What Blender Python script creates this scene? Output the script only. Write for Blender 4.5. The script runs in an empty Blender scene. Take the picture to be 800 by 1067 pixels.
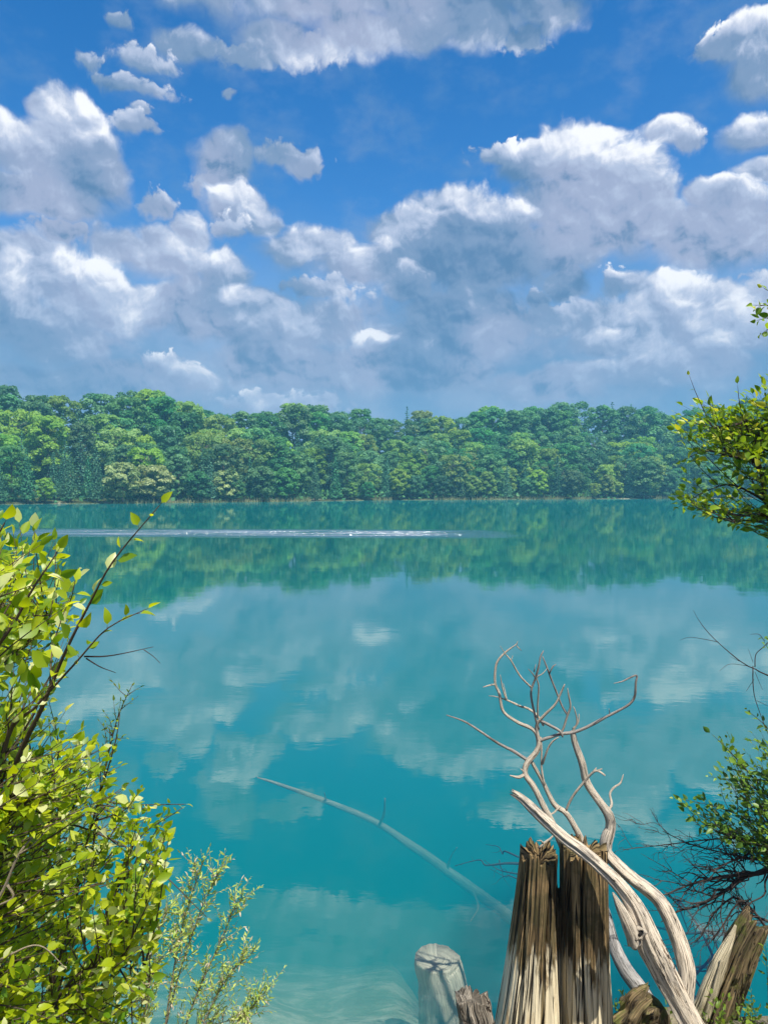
import bpy, math, random
import numpy as np
from mathutils import Vector

R = math.radians
rng = np.random.default_rng(7)
random.seed(7)
scene = bpy.context.scene
COL = scene.collection

# ------------------------------------------------------------------ camera
CAM_H = 3.5
PITCH = math.atan((533.5 - 508.0) / 770.0)
FPX = 770.0
cp, sp = math.cos(PITCH), math.sin(PITCH)


def P(px, py, d):
    """point seen at (px, py) of the 800x1067 photograph, d metres ahead (world y)"""
    u = (px - 400) / FPX
    v = -(py - 533.5) / FPX
    # ray in world: forward (0,cp,-sp), up (0,sp,cp)
    dx, dy, dz = u, cp + v * sp, -sp + v * cp
    t = d / dy
    return (dx * t, d, CAM_H + dz * t)


def PZ(px, py, z):
    u = (px - 400) / FPX
    v = -(py - 533.5) / FPX
    dx, dy, dz = u, cp + v * sp, -sp + v * cp
    t = (z - CAM_H) / dz
    return (dx * t, dy * t, z)


def pdir(px, py):
    u = (px - 400) / FPX
    v = -(py - 533.5) / FPX
    d = np.array([u, cp + v * sp, -sp + v * cp])
    d /= np.linalg.norm(d)
    return math.atan2(d[0], d[1]), math.asin(d[2])


cam = bpy.data.cameras.new("camera")
cam_o = bpy.data.objects.new("camera", cam)
COL.objects.link(cam_o)
cam_o.location = (0, 0, CAM_H)
cam_o.rotation_euler = (math.pi / 2 - PITCH, 0, 0)
cam.sensor_fit = 'VERTICAL'
cam.sensor_height = 36
cam.lens = 36 * FPX / 1067.0
cam.clip_start = 0.05
cam.clip_end = 6000
scene.camera = cam_o

scene.render.engine = 'CYCLES'
scene.view_settings.view_transform = 'Standard'
scene.view_settings.look = 'None'
scene.view_settings.gamma = 1
scene.view_settings.exposure = 0.62
cy = scene.cycles
cy.use_denoising = True
cy.max_bounces = 8
cy.diffuse_bounces = 2
cy.glossy_bounces = 3
cy.transmission_bounces = 4
cy.transparent_max_bounces = 8
cy.volume_bounces = 1
cy.caustics_reflective = False
cy.caustics_refractive = False
cy.sample_clamp_indirect = 4

# ------------------------------------------------------------------ node helpers


class NT:
    def __init__(self, tree):
        self.t = tree
        self.n = tree.nodes
        self.l = tree.links

    def new(self, kind, **kw):
        n = self.n.new(kind)
        for k, v in kw.items():
            setattr(n, k, v)
        return n

    def put(self, sock, v):
        if v is None:
            return
        if isinstance(v, bpy.types.NodeSocket):
            self.l.new(v, sock)
        else:
            sock.default_value = v

    def m(self, op, a, b=None, c=None, clamp=False):
        n = self.new('ShaderNodeMath', operation=op, use_clamp=clamp)
        self.put(n.inputs[0], a)
        self.put(n.inputs[1], b)
        self.put(n.inputs[2], c)
        return n.outputs[0]

    def vm(self, op, a, b=None, c=None, out=0):
        n = self.new('ShaderNodeVectorMath', operation=op)
        self.put(n.inputs[0], a)
        self.put(n.inputs[1], b)
        if c is not None:
            self.put(n.inputs[2], c)
        return n.outputs['Value'] if op in ('LENGTH', 'DOT_PRODUCT', 'DISTANCE') else n.outputs[0]

    def ramp(self, f, lo, hi, a=0.0, b=1.0, smooth=True):
        n = self.new('ShaderNodeMapRange')
        n.interpolation_type = 'SMOOTHSTEP' if smooth else 'LINEAR'
        self.put(n.inputs['Value'], f)
        n.inputs['From Min'].default_value = lo
        n.inputs['From Max'].default_value = hi
        self.put(n.inputs['To Min'], a)
        self.put(n.inputs['To Max'], b)
        return n.outputs[0]

    def mix(self, f, a, b, mode='MIX'):
        n = self.new('ShaderNodeMix', data_type='RGBA', blend_type=mode)
        self.put(n.inputs[0], f)
        for s, v in ((n.inputs[6], a), (n.inputs[7], b)):
            if isinstance(v, tuple) and len(v) == 3:
                v = v + (1,)
            self.put(s, v)
        return n.outputs[2]

    def noise(self, vec, scale, detail=4, rough=0.5, dims='3D', dist=0.0, w=None):
        n = self.new('ShaderNodeTexNoise', noise_dimensions=dims)
        self.put(n.inputs['Vector'], vec)
        n.inputs['Scale'].default_value = scale
        n.inputs['Detail'].default_value = detail
        n.inputs['Roughness'].default_value = rough
        n.inputs['Distortion'].default_value = dist
        return n.outputs[0]

    def mapping(self, vec, scale=(1, 1, 1), loc=(0, 0, 0), rot=(0, 0, 0)):
        n = self.new('ShaderNodeMapping')
        self.put(n.inputs[0], vec)
        n.inputs['Location'].default_value = loc
        n.inputs['Rotation'].default_value = rot
        n.inputs['Scale'].default_value = scale
        return n.outputs[0]


def material(name):
    m = bpy.data.materials.new(name)
    m.use_nodes = True
    m.node_tree.nodes.clear()
    nt = NT(m.node_tree)
    out = nt.new('ShaderNodeOutputMaterial')
    return m, nt, out


# ------------------------------------------------------------------ sun + sky
SUN_DIR = Vector((0.38, -0.46, 1.20)).normalized()
SUN_EL = math.asin(SUN_DIR.z)
SUN_AZ = math.atan2(SUN_DIR.x, SUN_DIR.y)
sun = bpy.data.lights.new("sun", 'SUN')
sun.energy = 5.0
sun.angle = R(0.53)
sun.color = (1.0, 0.95, 0.86)
sun_o = bpy.data.objects.new("sun", sun)
COL.objects.link(sun_o)
sun_o.location = SUN_DIR * 50
sun_o.rotation_euler = (-SUN_DIR).to_track_quat('-Z', 'Y').to_euler()

world = bpy.data.worlds.new("World")
scene.world = world
world.use_nodes = True
world.node_tree.nodes.clear()
w = NT(world.node_tree)

# cloud lobes: (px, py, rx, ry[, brightness]) as seen from the shore, turned into azimuth / elevation
LOBES = [
    # high cloud across the top: sunlit along its lower edge
    (330, -22, 150, 80, .1), (460, -14, 130, 70, .1), (560, -18, 75, 54, .2), (215, -16, 62, 42, .1), (150, 62, 30, 15, .9), (190, 48, 42, 24, .6),
    (372, 34, 60, 32, -.45), (288, 40, 46, 26, -.5), (500, 26, 56, 32, -.5), (575, 14, 42, 28, -.6), (440, 30, 50, 32, -.3), (255, 56, 40, 14, .1), (540, 40, 30, 14, -.5), (330, 52, 40, 18, -.2),
    (120, 20, 12, 9, .4), (94, 65, 13, 10, .3),
    # left cloud
    (75, 150, 50, 55, 1.0), (52, 170, 80, 52, .8), (15, 160, 48, 50, 1.0), (95, 190, 52, 36, .3), (140, 90, 36, 10, .7), (136, 132, 22, 12, .6),
    (55, 124, 30, 26, 1.0), (35, 205, 100, 30, .2), (150, 118, 12, 8, .5),
    # small puffs
    (236, 172, 34, 34, .25), (232, 192, 26, 18, .2), (300, 168, 32, 13, .4), (316, 176, 18, 10, .4), (240, 102, 7, 5, .4),
    (250, 222, 38, 30, 1.1), (268, 236, 26, 22, 1.0), (240, 240, 20, 14, 1.0), (167, 216, 18, 17, .7),
    # mid left
    (165, 268, 66, 38, .45), (130, 262, 50, 28, .5), (198, 248, 26, 28, .7), (30, 268, 55, 34, .5), (75, 300, 80, 40, .85), (140, 322, 60, 28, .9),
    (60, 240, 36, 12, .3), (236, 288, 34, 30, 1.0), (215, 330, 60, 44, .3), (5, 330, 50, 48, .6), (165, 330, 34, 26, 1.0), (20, 290, 50, 30, .8),
    (110, 330, 60, 34, .5),
    # centre
    (330, 258, 62, 28, 1.0), (300, 264, 40, 26, .8), (370, 278, 60, 34, .8), (425, 300, 32, 24, .8), (405, 248, 36, 30, .9), (462, 226, 44, 36, 1.0),
    (510, 248, 54, 46, .9), (430, 240, 40, 28, .9), (490, 280, 90, 50, .2), (340, 306, 42, 14, .5), (320, 303, 12, 7, 1.0), (450, 262, 70, 40, .7),
    # big one
    (600, 172, 58, 48, 1.2), (548, 178, 40, 26, 1.2), (645, 190, 52, 44, 1.2), (560, 165, 30, 22, 1.2), (525, 168, 30, 15, 1.2), (600, 215, 80, 52, .35), (672, 215, 42, 36, 1.1),
    (620, 150, 36, 24, 1.3), (690, 235, 34, 30, .9), (585, 262, 60, 36, .3), (578, 168, 36, 26, 1.2), (630, 232, 76, 50, .2),
    # right
    (697, 138, 38, 23, .9), (715, 146, 22, 14, .7), (780, 52, 46, 34, 1.2), (750, 50, 24, 16, 1.2), (800, 80, 60, 38, .8), (785, 145, 40, 34, 1.2), (805, 180, 46, 24, 1.0),
    (735, 208, 36, 22, 1.1), (770, 222, 46, 30, 1.1), (745, 250, 80, 50, .3), (840, 220, 60, 45, 1), (710, 255, 50, 40, .3),
    # lower right
    (590, 300, 22, 30, .0), (655, 300, 28, 20, 1.0), (680, 310, 46, 28, 1.0), (735, 315, 50, 30, 1.0), (640, 300, 14, 16, 1.0), (792, 305, 30, 18, .4), (650, 345, 90, 40, .6), (740, 350, 80, 40, .8),
    (568, 340, 38, 19, 1.1), (562, 318, 12, 14, 1.0), (600, 335, 34, 20, .9), (630, 362, 30, 20, .9), (610, 392, 70, 20, .6), (700, 385, 90, 34, .5), (780, 345, 40, 26, .9),
    # low bank
    (480, 345, 100, 60, .1), (380, 364, 30, 20, 1.2), (330, 345, 60, 34, .5), (270, 345, 60, 42, .5), (198, 398, 38, 20, 1.1), (172, 384, 26, 14, 1.1), (70, 360, 70, 34, .4), (74, 360, 14, 10, .8),
    (300, 385, 110, 36, .1), (430, 390, 110, 30, .1), (100, 400, 120, 26, .15), (560, 405, 80, 24, .2), (290, 425, 60, 14, .6),
]

tc = w.new('ShaderNodeTexCoord')
sepw = w.new('ShaderNodeSeparateXYZ')
w.put(sepw.inputs[0], tc.outputs['Generated'])
az = w.m('ARCTAN2', sepw.outputs[0], sepw.outputs[1])
el = w.m('ARCSINE', sepw.outputs[2])
comb = w.new('ShaderNodeCombineXYZ')
w.put(comb.inputs[0], az)
elq = w.m('ABSOLUTE', el)
w.put(comb.inputs[1], elq)
q = comb.outputs[0]

sky = w.new('ShaderNodeTexSky', sky_type='NISHITA')
sky.sun_disc = False
sky.sun_elevation = SUN_EL
sky.sun_rotation = SUN_AZ
sky.altitude = 100
sky.air_density = 1.0
sky.dust_density = 0.4
sky.ozone_density = 2.2
hs = w.new('ShaderNodeHueSaturation')
w.put(hs.inputs['Color'], sky.outputs[0])
hs.inputs['Saturation'].default_value = 1.42
hs.inputs['Hue'].default_value = 0.505
hs.inputs['Value'].default_value = 1.20
blue = hs.outputs[0]
K = 10.0


def kc(r, g, b):
    return (r * K, g * K, b * K, 1)


# low grey bank near the horizon and thin veils
bankn = w.noise(q, 7, 5, 0.55, '2D')
bankc = w.mix(w.ramp(bankn, 0.35, 0.7), kc(.125, .235, .40), kc(.205, .29, .44))
bank = w.m('MULTIPLY', w.ramp(w.m('MULTIPLY_ADD', bankn, 0.16, elq), 0.22, 0.46, 1.0, 0.0), 0.97)
thin = w.noise(w.mapping(q, (1, 1.6, 1), (3, 1, 0)), 9, 5, 0.6, '2D')
bank = w.m('MAXIMUM', bank, w.m('MULTIPLY', w.ramp(thin, 0.42, 0.78), 0.40))
base_sky = w.mix(bank, blue, bankc)

# shared edge noise and its relief towards the light
wn = w.new('ShaderNodeTexNoise', noise_dimensions='2D')
w.put(wn.inputs['Vector'], q)
wn.inputs['Scale'].default_value = 12
wn.inputs['Detail'].default_value = 3
wn.inputs['Roughness'].default_value = 0.55
off = w.vm('MULTIPLY', w.vm('SUBTRACT', wn.outputs['Color'], (0.5, 0.5, 0.5)), (0.038, 0.030, 0))
p = w.vm('ADD', q, off)


def cells(vec, scale, smooth, detail=0.0):
    v = w.new('ShaderNodeTexVoronoi', voronoi_dimensions='2D', feature='SMOOTH_F1')
    w.put(v.inputs['Vector'], vec)
    v.inputs['Scale'].default_value = scale
    v.inputs['Smoothness'].default_value = smooth
    v.inputs['Detail'].default_value = detail
    v.inputs['Roughness'].default_value = 0.5
    return v.outputs['Distance']


def puffs(vec):
    """rounded heads, big and small"""
    return w.m('MULTIPLY_ADD', cells(vec, 13, 0.7, 1.6), -1.0, w.m('MULTIPLY', w.noise(vec, 40, 5, 0.55, '2D'), 0.35))


edge = w.m('MULTIPLY_ADD', w.noise(p, 22, 8, 0.58, '2D'), 1.0, -0.5)
r0 = puffs(p)
r1 = puffs(w.vm('ADD', p, (0.005, 0.011, 0)))
relief = w.m('ADD', w.m('MULTIPLY', w.m('SUBTRACT', r0, r1), 0.95), w.m('MULTIPLY', w.m('SUBTRACT', w.noise(p, 60, 7, 0.62, '2D'), w.noise(w.vm('ADD', p, (0.002, 0.005, 0)), 60, 7, 0.62, '2D')), 0.42))
n0 = w.m('ADD', edge, w.m('MULTIPLY_ADD', r0, 0.55, 0.12))
patch = w.noise(q, 5.0, 2, 0.5, '2D')
D0 = w.m('ADD', w.m('ADD', relief, w.ramp(patch, 0.3, 0.7, 0.08, 0.28)), w.m('MULTIPLY', edge, 0.12))
D1 = w.m('SUBTRACT', D0, 0.22)
N1 = w.m('MULTIPLY_ADD', n0, 0.60, 1.0)
N2 = w.m('MULTIPLY_ADD', w.noise(p, 60, 6, 0.54, '2D'), 1.25, 0.26)
shade_c = w.mix(w.ramp(patch, 0.35, 0.65), kc(.160, .245, .390), kc(.275, .325, .465))


def cloud_colour(L):
    c = w.mix(w.ramp(L, -0.35, 0.10), kc(.085, .175, .320), shade_c)
    c = w.mix(w.ramp(L, 0.10, 0.48), c, kc(.36, .42, .56))
    c = w.mix(w.ramp(L, 0.40, 0.90), c, kc(.74, .75, .79))
    return w.mix(w.ramp(elq, 0.08, 0.30, 0.45, 0.0), c, bankc)


def lobe_group():
    g = bpy.data.node_groups.new("cloud_lobe", 'ShaderNodeTree')
    for nm, ty in (("P", 'Vector'), ("Scale", 'Vector'), ("Offset", 'Vector'), ("N", 'Float'), ("D", 'Float'), ("Bright", 'Float'), ("L", 'Float'), ("A", 'Float')):
        g.interface.new_socket(nm, in_out='INPUT', socket_type='NodeSocket' + ty)
    g.interface.new_socket("L", in_out='OUTPUT', socket_type='NodeSocketFloat')
    g.interface.new_socket("A", in_out='OUTPUT', socket_type='NodeSocketFloat')
    n = NT(g)
    gi, go = n.new('NodeGroupInput').outputs, n.new('NodeGroupOutput')
    qq = n.vm('MULTIPLY_ADD', gi[0], gi[1], gi[2])
    t = n.vm('DOT_PRODUCT', qq, (0.22, 0.95, 0))
    k = n.m('MAXIMUM', n.m('MULTIPLY_ADD', t, n.m('MULTIPLY_ADD', gi[5], 1.9, 1.2), 2.3), 0.8)
    al = n.m('MULTIPLY', n.m('SUBTRACT', gi[3], n.vm('LENGTH', qq)), k, clamp=True)
    sh = n.m('MULTIPLY_ADD', t, n.m('MULTIPLY', gi[5], 0.80), gi[4])
    mx = n.new('ShaderNodeMix', data_type='FLOAT')
    n.put(mx.inputs[0], al)
    n.put(mx.inputs[2], gi[6])
    n.put(mx.inputs[3], sh)
    n.put(go.inputs[0], mx.outputs[0])
    n.put(go.inputs[1], n.m('MAXIMUM', gi[7], al))
    return g


LOBE = lobe_group()


def tile(lobes):
    L, A = D0, None
    for lb in sorted(lobes, key=lambda t: t[1] + .35 * t[3]):
        px, py, rx, ry = lb[:4]
        br = lb[4] if len(lb) > 4 else 1.0
        a0, e0 = pdir(px, py)
        a2, _ = pdir(px + 1, py)
        _, e2 = pdir(px, py - 1)
        gg = 1.55 if min(rx, ry) < 20 else 1.25
        sx, sy = rx * (a2 - a0) * gg, ry * (e2 - e0) * gg
        g = w.new('ShaderNodeGroup')
        g.node_tree = LOBE
        w.put(g.inputs[0], p)
        g.inputs[1].default_value = (1 / sx, 1 / sy, 0)
        g.inputs[2].default_value = (-a0 / sx, -e0 / sy, 0)
        w.put(g.inputs[3], N2 if min(rx, ry) < 20 else N1)
        w.put(g.inputs[4], D1 if br <= .35 and py > 90 else D0)
        g.inputs[5].default_value = br
        w.put(g.inputs[6], L)
        w.put(g.inputs[7], 0.0 if A is None else A)
        L, A = g.outputs[0], g.outputs[1]
    bg = w.new('ShaderNodeBackground')
    bg.inputs[1].default_value = 0.088
    if A is None:
        w.put(bg.inputs[0], base_sky)
    else:
        A = w.ramp(A, 0.0, 1.0)
        w.put(bg.inputs[0], w.mix(A, base_sky, cloud_colour(L)))
    return bg.outputs[0]


def box_of(lb):
    px, py, rx, ry = lb[:4]
    g = 1.7
    a0, e0 = pdir(px, py)
    a2, _ = pdir(px + 1, py)
    _, e2 = pdir(px, py - 1)
    sx, sy = rx * (a2 - a0) * g + .02, ry * (e2 - e0) * g + .018
    return a0 - sx, a0 + sx, e0 - sy, e0 + sy


def split(a_lo, a_hi, e_lo, e_hi, lobes, depth):
    """halve the photographed sky again and again so that a ray evaluates only the lobes near it"""
    lobes = [l for l in lobes if box_of(l)[0] < a_hi and box_of(l)[1] > a_lo and box_of(l)[2] < e_hi and box_of(l)[3] > e_lo]
    if depth == 0 or len(lobes) < 8:
        return tile(lobes)
    ms = w.new('ShaderNodeMixShader')
    if depth % 2:
        c = (a_lo + a_hi) / 2
        w.put(ms.inputs[0], w.m('GREATER_THAN', az, c))
        w.put(ms.inputs[1], split(a_lo, c, e_lo, e_hi, lobes, depth - 1))
        w.put(ms.inputs[2], split(c, a_hi, e_lo, e_hi, lobes, depth - 1))
    else:
        c = (e_lo + e_hi) / 2
        w.put(ms.inputs[0], w.m('GREATER_THAN', elq, c))
        w.put(ms.inputs[1], split(a_lo, a_hi, e_lo, c, lobes, depth - 1))
        w.put(ms.inputs[2], split(a_lo, a_hi, c, e_hi, lobes, depth - 1))
    return ms.outputs[0]


# fill the rest of the sky (seen only in a wider view) with lobes of the same sort
A_MAX, E_MAX = 0.70, 0.80
cr = random.Random(5)
EXTRA = []
for k in range(40):
    side = cr.choice((-1, 1))
    px = 400 + side * cr.uniform(460, 640)
    py = cr.uniform(40, 400)
    rr = cr.uniform(25, 60)
    EXTRA.append((px, py, rr * 1.3, rr * .8, cr.uniform(.5, 1.1)))
front = split(-A_MAX, A_MAX, 0.0, E_MAX, LOBES + EXTRA, 5)
far = w.noise(q, 3.0, 6, 0.55, '2D')
gA = w.ramp(far, 0.47, 0.60)
gbg = w.new('ShaderNodeBackground')
gbg.inputs[1].default_value = 0.088
w.put(gbg.inputs[0], w.mix(gA, base_sky, cloud_colour(w.ramp(far, 0.45, 0.7, 0.9, 0.2))))
inside = w.m('MULTIPLY', w.ramp(w.m('ABSOLUTE', az), A_MAX - .08, A_MAX - .02, 1.0, 0.0), w.ramp(elq, E_MAX - .08, E_MAX - .02, 1.0, 0.0))
ms = w.new('ShaderNodeMixShader')
w.put(ms.inputs[0], inside)
w.put(ms.inputs[1], gbg.outputs[0])
w.put(ms.inputs[2], front)
wo = w.new('ShaderNodeOutputWorld')
w.put(wo.inputs[0], ms.outputs[0])
world.cycles.sampling_method = 'MANUAL'
world.cycles.sample_map_resolution = 512

# ------------------------------------------------------------------ mesh helpers


def hashf(i, j, k):
    n = (i * 374761393 + j * 668265263 + k * 1274126177) & 0x7fffffff
    n = ((n ^ (n >> 13)) * 1103515245 + 12345) & 0x7fffffff
    n = ((n ^ (n >> 16)) * 69069 + 1) & 0x7fffffff
    return n / 0x7fffffff


def vnoise(x, y, z=0.0):
    x, y, z = np.broadcast_arrays(np.asarray(x, float), np.asarray(y, float), np.asarray(z, float))
    xi, yi, zi = np.floor(x).astype(np.int64), np.floor(y).astype(np.int64), np.floor(z).astype(np.int64)
    fx, fy, fz = x - xi, y - yi, z - zi
    fx, fy, fz = fx * fx * (3 - 2 * fx), fy * fy * (3 - 2 * fy), fz * fz * (3 - 2 * fz)
    r = 0
    for a in (0, 1):
        for b in (0, 1):
            for c in (0, 1):
                wgt = (fx if a else 1 - fx) * (fy if b else 1 - fy) * (fz if c else 1 - fz)
                r = r + wgt * hashf(xi + a, yi + b, zi + c)
    return r * 2 - 1


def fbm(x, y, z=0.0, oct=4):
    r, a, f = 0, 1.0, 1.0
    for o in range(oct):
        r = r + a * vnoise(np.asarray(x) * f + 17 * o, np.asarray(y) * f, np.asarray(z) * f)
        a *= .5
        f *= 2.03
    return r


def tag(o, label=None, cat=None, group=None, kind=None):
    if label:
        o['label'] = label
    if cat:
        o['category'] = cat
    if group:
        o['group'] = group
    if kind:
        o['kind'] = kind
    return o


def mesh_obj(name, verts, faces, mat, parent=None, smooth=True, attrs=None, uvs=None):
    """verts (N,3); faces: array (M,4) or (M,3) or list of such arrays"""
    me = bpy.data.meshes.new(name)
    verts = np.asarray(verts, dtype=np.float32)
    fl = faces if isinstance(faces, list) else [faces]
    fl = [np.asarray(f, dtype=np.int32) for f in fl if len(f)]
    nl = sum(f.size for f in fl)
    nf = sum(len(f) for f in fl)
    me.vertices.add(len(verts))
    me.vertices.foreach_set('co', verts.ravel())
    me.loops.add(nl)
    me.loops.foreach_set('vertex_index', np.concatenate([f.ravel() for f in fl]))
    me.polygons.add(nf)
    tot = np.concatenate([np.full(len(f), f.shape[1]) for f in fl]).astype(np.int32)
    st = np.concatenate([[0], np.cumsum(tot)[:-1]]).astype(np.int32)
    me.polygons.foreach_set('loop_start', st)
    me.polygons.foreach_set('loop_total', tot)
    me.polygons.foreach_set('use_smooth', np.full(nf, smooth))
    if attrs:
        for k, v in attrs.items():
            a = me.attributes.new(k, 'FLOAT', 'POINT')
            a.data.foreach_set('value', np.asarray(v, dtype=np.float32))
    me.update(calc_edges=True)
    me.validate()
    me.materials.append(mat)
    o = bpy.data.objects.new(name, me)
    COL.objects.link(o)
    if parent is not None:
        o.parent = parent
    return o


def empty(name, loc=(0, 0, 0)):
    o = bpy.data.objects.new(name, None)
    o.empty_display_size = 0.2
    COL.objects.link(o)
    o.location = loc
    return o


def spline(pts, n):
    """Catmull-Rom through rows of pts, n samples"""
    pts = np.asarray(pts, float)
    if len(pts) == 2:
        t = np.linspace(0, 1, n)[:, None]
        return pts[0] * (1 - t) + pts[1] * t
    e = np.vstack([2 * pts[0] - pts[1], pts, 2 * pts[-1] - pts[-2]])
    L = np.linalg.norm(np.diff(pts[:, :3], axis=0), axis=1)
    c = np.concatenate([[0], np.cumsum(L)])
    s = np.linspace(0, c[-1], n)
    i = np.clip(np.searchsorted(c, s, side='right') - 1, 0, len(L) - 1)
    t = ((s - c[i]) / np.maximum(L[i], 1e-9))[:, None]
    p0, p1, p2, p3 = e[i], e[i + 1], e[i + 2], e[i + 3]
    r = 0.5 * ((2 * p1) + (-p0 + p2) * t + (2 * p0 - 5 * p1 + 4 * p2 - p3) * t * t + (-p0 + 3 * p1 - 3 * p2 + p3) * t ** 3)
    r[:, 3:] = p1[:, 3:] * (1 - t) + p2[:, 3:] * t
    return r


class Geo:
    """collects tubes / leaves into one mesh"""

    def __init__(self):
        self.v, self.q, self.t = [], [], []
        self.a = {}
        self.n = 0

    def add(self, v, q=None, t=None, **attrs):
        v = np.asarray(v, float)
        if q is not None and len(q):
            self.q.append(np.asarray(q) + self.n)
        if t is not None and len(t):
            self.t.append(np.asarray(t) + self.n)
        self.v.append(v)
        for k, x in attrs.items():
            self.a.setdefault(k, []).append(np.broadcast_to(np.asarray(x, float), (len(v),)))
        self.n += len(v)

    def tube(self, pts, seg=8, n=None, rough=0.0, freq=8.0, flute=0.0, nfl=7, seed=0.0, step=None, jag=0.0):
        """pts rows (x,y,z,r)"""
        pts = np.asarray(pts, float)
        L = np.linalg.norm(np.diff(pts[:, :3], axis=0), axis=1).sum()
        if n is None:
            n = max(3, int(L / (step or max(pts[:, 3].max() * 1.5, 0.01))))
        c = spline(pts, n)
        c[:, 3] = np.maximum(c[:, 3], 0.0004)
        T = np.gradient(c[:, :3], axis=0)
        T /= np.maximum(np.linalg.norm(T, axis=1, keepdims=True), 1e-9)
        up = np.array([0, 0, 1.0]) if abs(T[0, 2]) < .9 else np.array([1.0, 0, 0])
        U = np.cross(T[0], up)
        U /= np.linalg.norm(U)
        Us = []
        for k in range(n):
            U = U - T[k] * U.dot(T[k])
            U /= np.linalg.norm(U)
            Us.append(U)
        Us = np.array(Us)
        Vs = np.cross(T, Us)
        th = np.linspace(0, 2 * math.pi, seg, endpoint=False)
        s = np.linspace(0, L, n)
        r = np.repeat(c[:, 3][:, None], seg, 1)
        ct, st = np.cos(th)[None, :], np.sin(th)[None, :]
        if rough or flute:
            S = s[:, None] + 0 * ct
            tw = 0.0
            if flute:
                r = r * (1 + flute * fbm(ct * nfl / 3.2 + seed, st * nfl / 3.2, S * freq * .12 + tw, 3))
            if rough:
                r = r * (1 + rough * fbm(ct * 1.3 + seed * 3, st * 1.3, S * freq, 3))
        v = c[:, None, :3] + Us[:, None, :] * (r * ct)[..., None] + Vs[:, None, :] * (r * st)[..., None]
        v = v.reshape(-1, 3)
        i = np.arange(n - 1)[:, None] * seg
        j = np.arange(seg)[None, :]
        j2 = (j + 1) % seg
        f = np.stack([i + j, i + j2, i + seg + j2, i + seg + j], -1).reshape(-1, 4)
        nv = len(v)
        endc = c[-1, :3] + T[-1] * c[-1, 3] * .5
        if jag:
            kk = min(n - 1, 5)
            for q_ in range(kk):
                sl = slice((n - 1 - q_) * seg, (n - q_) * seg)
                v[sl] += T[-1] * (jag * (1 - q_ / kk) * (fbm(np.cos(th) * 3 + seed, np.sin(th) * 3, 0, 3) + .5 * vnoise(np.cos(th) * 9, np.sin(th) * 9, seed)))[:, None]
            endc = c[-1, :3] - T[-1] * jag
        v = np.vstack([v, c[0, :3], endc])
        jj = np.arange(seg)
        t1 = np.stack([np.full(seg, nv), (jj + 1) % seg, jj], -1)
        b = (n - 1) * seg
        t2 = np.stack([np.full(seg, nv + 1), b + jj, b + (jj + 1) % seg], -1)
        al = np.concatenate([np.repeat(s, seg), [0, L]])
        an = np.concatenate([np.tile(th, n), [0, 0]])
        self.add(v, f, np.vstack([t1, t2]), along=al, ang=an, rad=np.concatenate([np.repeat(c[:, 3], seg), c[[0, -1], 3]]))
        return c

    def leaves(self, pos, dirs, nrm, size, width=0.55, curl=0.25, fold=0.25, tint=None, point=1.0, rows=5):
        """each leaf starts at pos, runs along dirs; one shared outline"""
        pos, dirs, nrm = np.asarray(pos, float), np.asarray(dirs, float), np.asarray(nrm, float)
        N = len(pos)
        if N == 0:
            return
        size = np.broadcast_to(np.asarray(size, float), (N,))
        dirs = dirs / np.maximum(np.linalg.norm(dirs, axis=1, keepdims=True), 1e-9)
        side = np.cross(dirs, nrm)
        side /= np.maximum(np.linalg.norm(side, axis=1, keepdims=True), 1e-9)
        nn = np.cross(side, dirs)
        t = np.linspace(0, 1, rows)
        wd = np.sin(math.pi * t ** 0.8) ** 0.8 * 0.5
        wd[0] = 0.0
        wd[-1] = 0.0
        wd = wd * (1 - 0.25 * point * t)
        wj = width * rng.uniform(.8, 1.2, N)
        cu = curl * rng.uniform(-.4, 1.6, N)
        fo = fold * rng.uniform(.2, 1.6, N)
        rows_v = []
        off = []
        for k in range(rows):
            for sgn in ((0,) if k in (0, rows - 1) else (-1, 0, 1)):
                x = t[k] * np.ones(N)
                y = sgn * wd[k] * wj
                z = -cu * t[k] ** 2 + np.abs(y) * fo * 1.5
                x = x * (1 - .25 * cu * t[k])
                rows_v.append(pos + (dirs * x[:, None] + side * y[:, None] + nn * z[:, None]) * size[:, None])
        V = np.stack(rows_v, 1)  # N, nv, 3
        nv = V.shape[1]
        tris, quads = [], []
        # index of row starts
        st = [0]
        for k in range(1, rows - 1):
            st.append(1 + 3 * (k - 1))
        st.append(nv - 1)
        tris += [(0, st[1] + 1, st[1]), (0, st[1] + 2, st[1] + 1)]
        for k in range(1, rows - 2):
            a, b = st[k], st[k + 1]
            quads += [(a, a + 1, b + 1, b), (a + 1, a + 2, b + 2, b + 1)]
        a = st[rows - 2]
        tris += [(a, a + 1, nv - 1), (a + 1, a + 2, nv - 1)]
        base = (np.arange(N) * nv)[:, None, None]
        tri = (np.array(tris)[None] + base).reshape(-1, 3)
        quad = (np.array(quads)[None] + base).reshape(-1, 4)
        if tint is None:
            tint = rng.uniform(0, 1, N)
        self.add(V.reshape(-1, 3), quad, tri, tint=np.repeat(tint, nv))

    def build(self, name, mat, parent=None, smooth=True):
        V = np.vstack(self.v)
        fl = []
        if self.q:
            fl.append(np.vstack(self.q))
        if self.t:
            fl.append(np.vstack(self.t))
        at = {k: np.concatenate(x) for k, x in self.a.items()}
        at = {k: x for k, x in at.items() if len(x) == len(V)}
        return mesh_obj(name, V, fl, mat, parent, smooth, at)


def attr(nt, name):
    n = nt.new('ShaderNodeAttribute')
    n.attribute_name = name
    return n.outputs['Fac']


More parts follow.
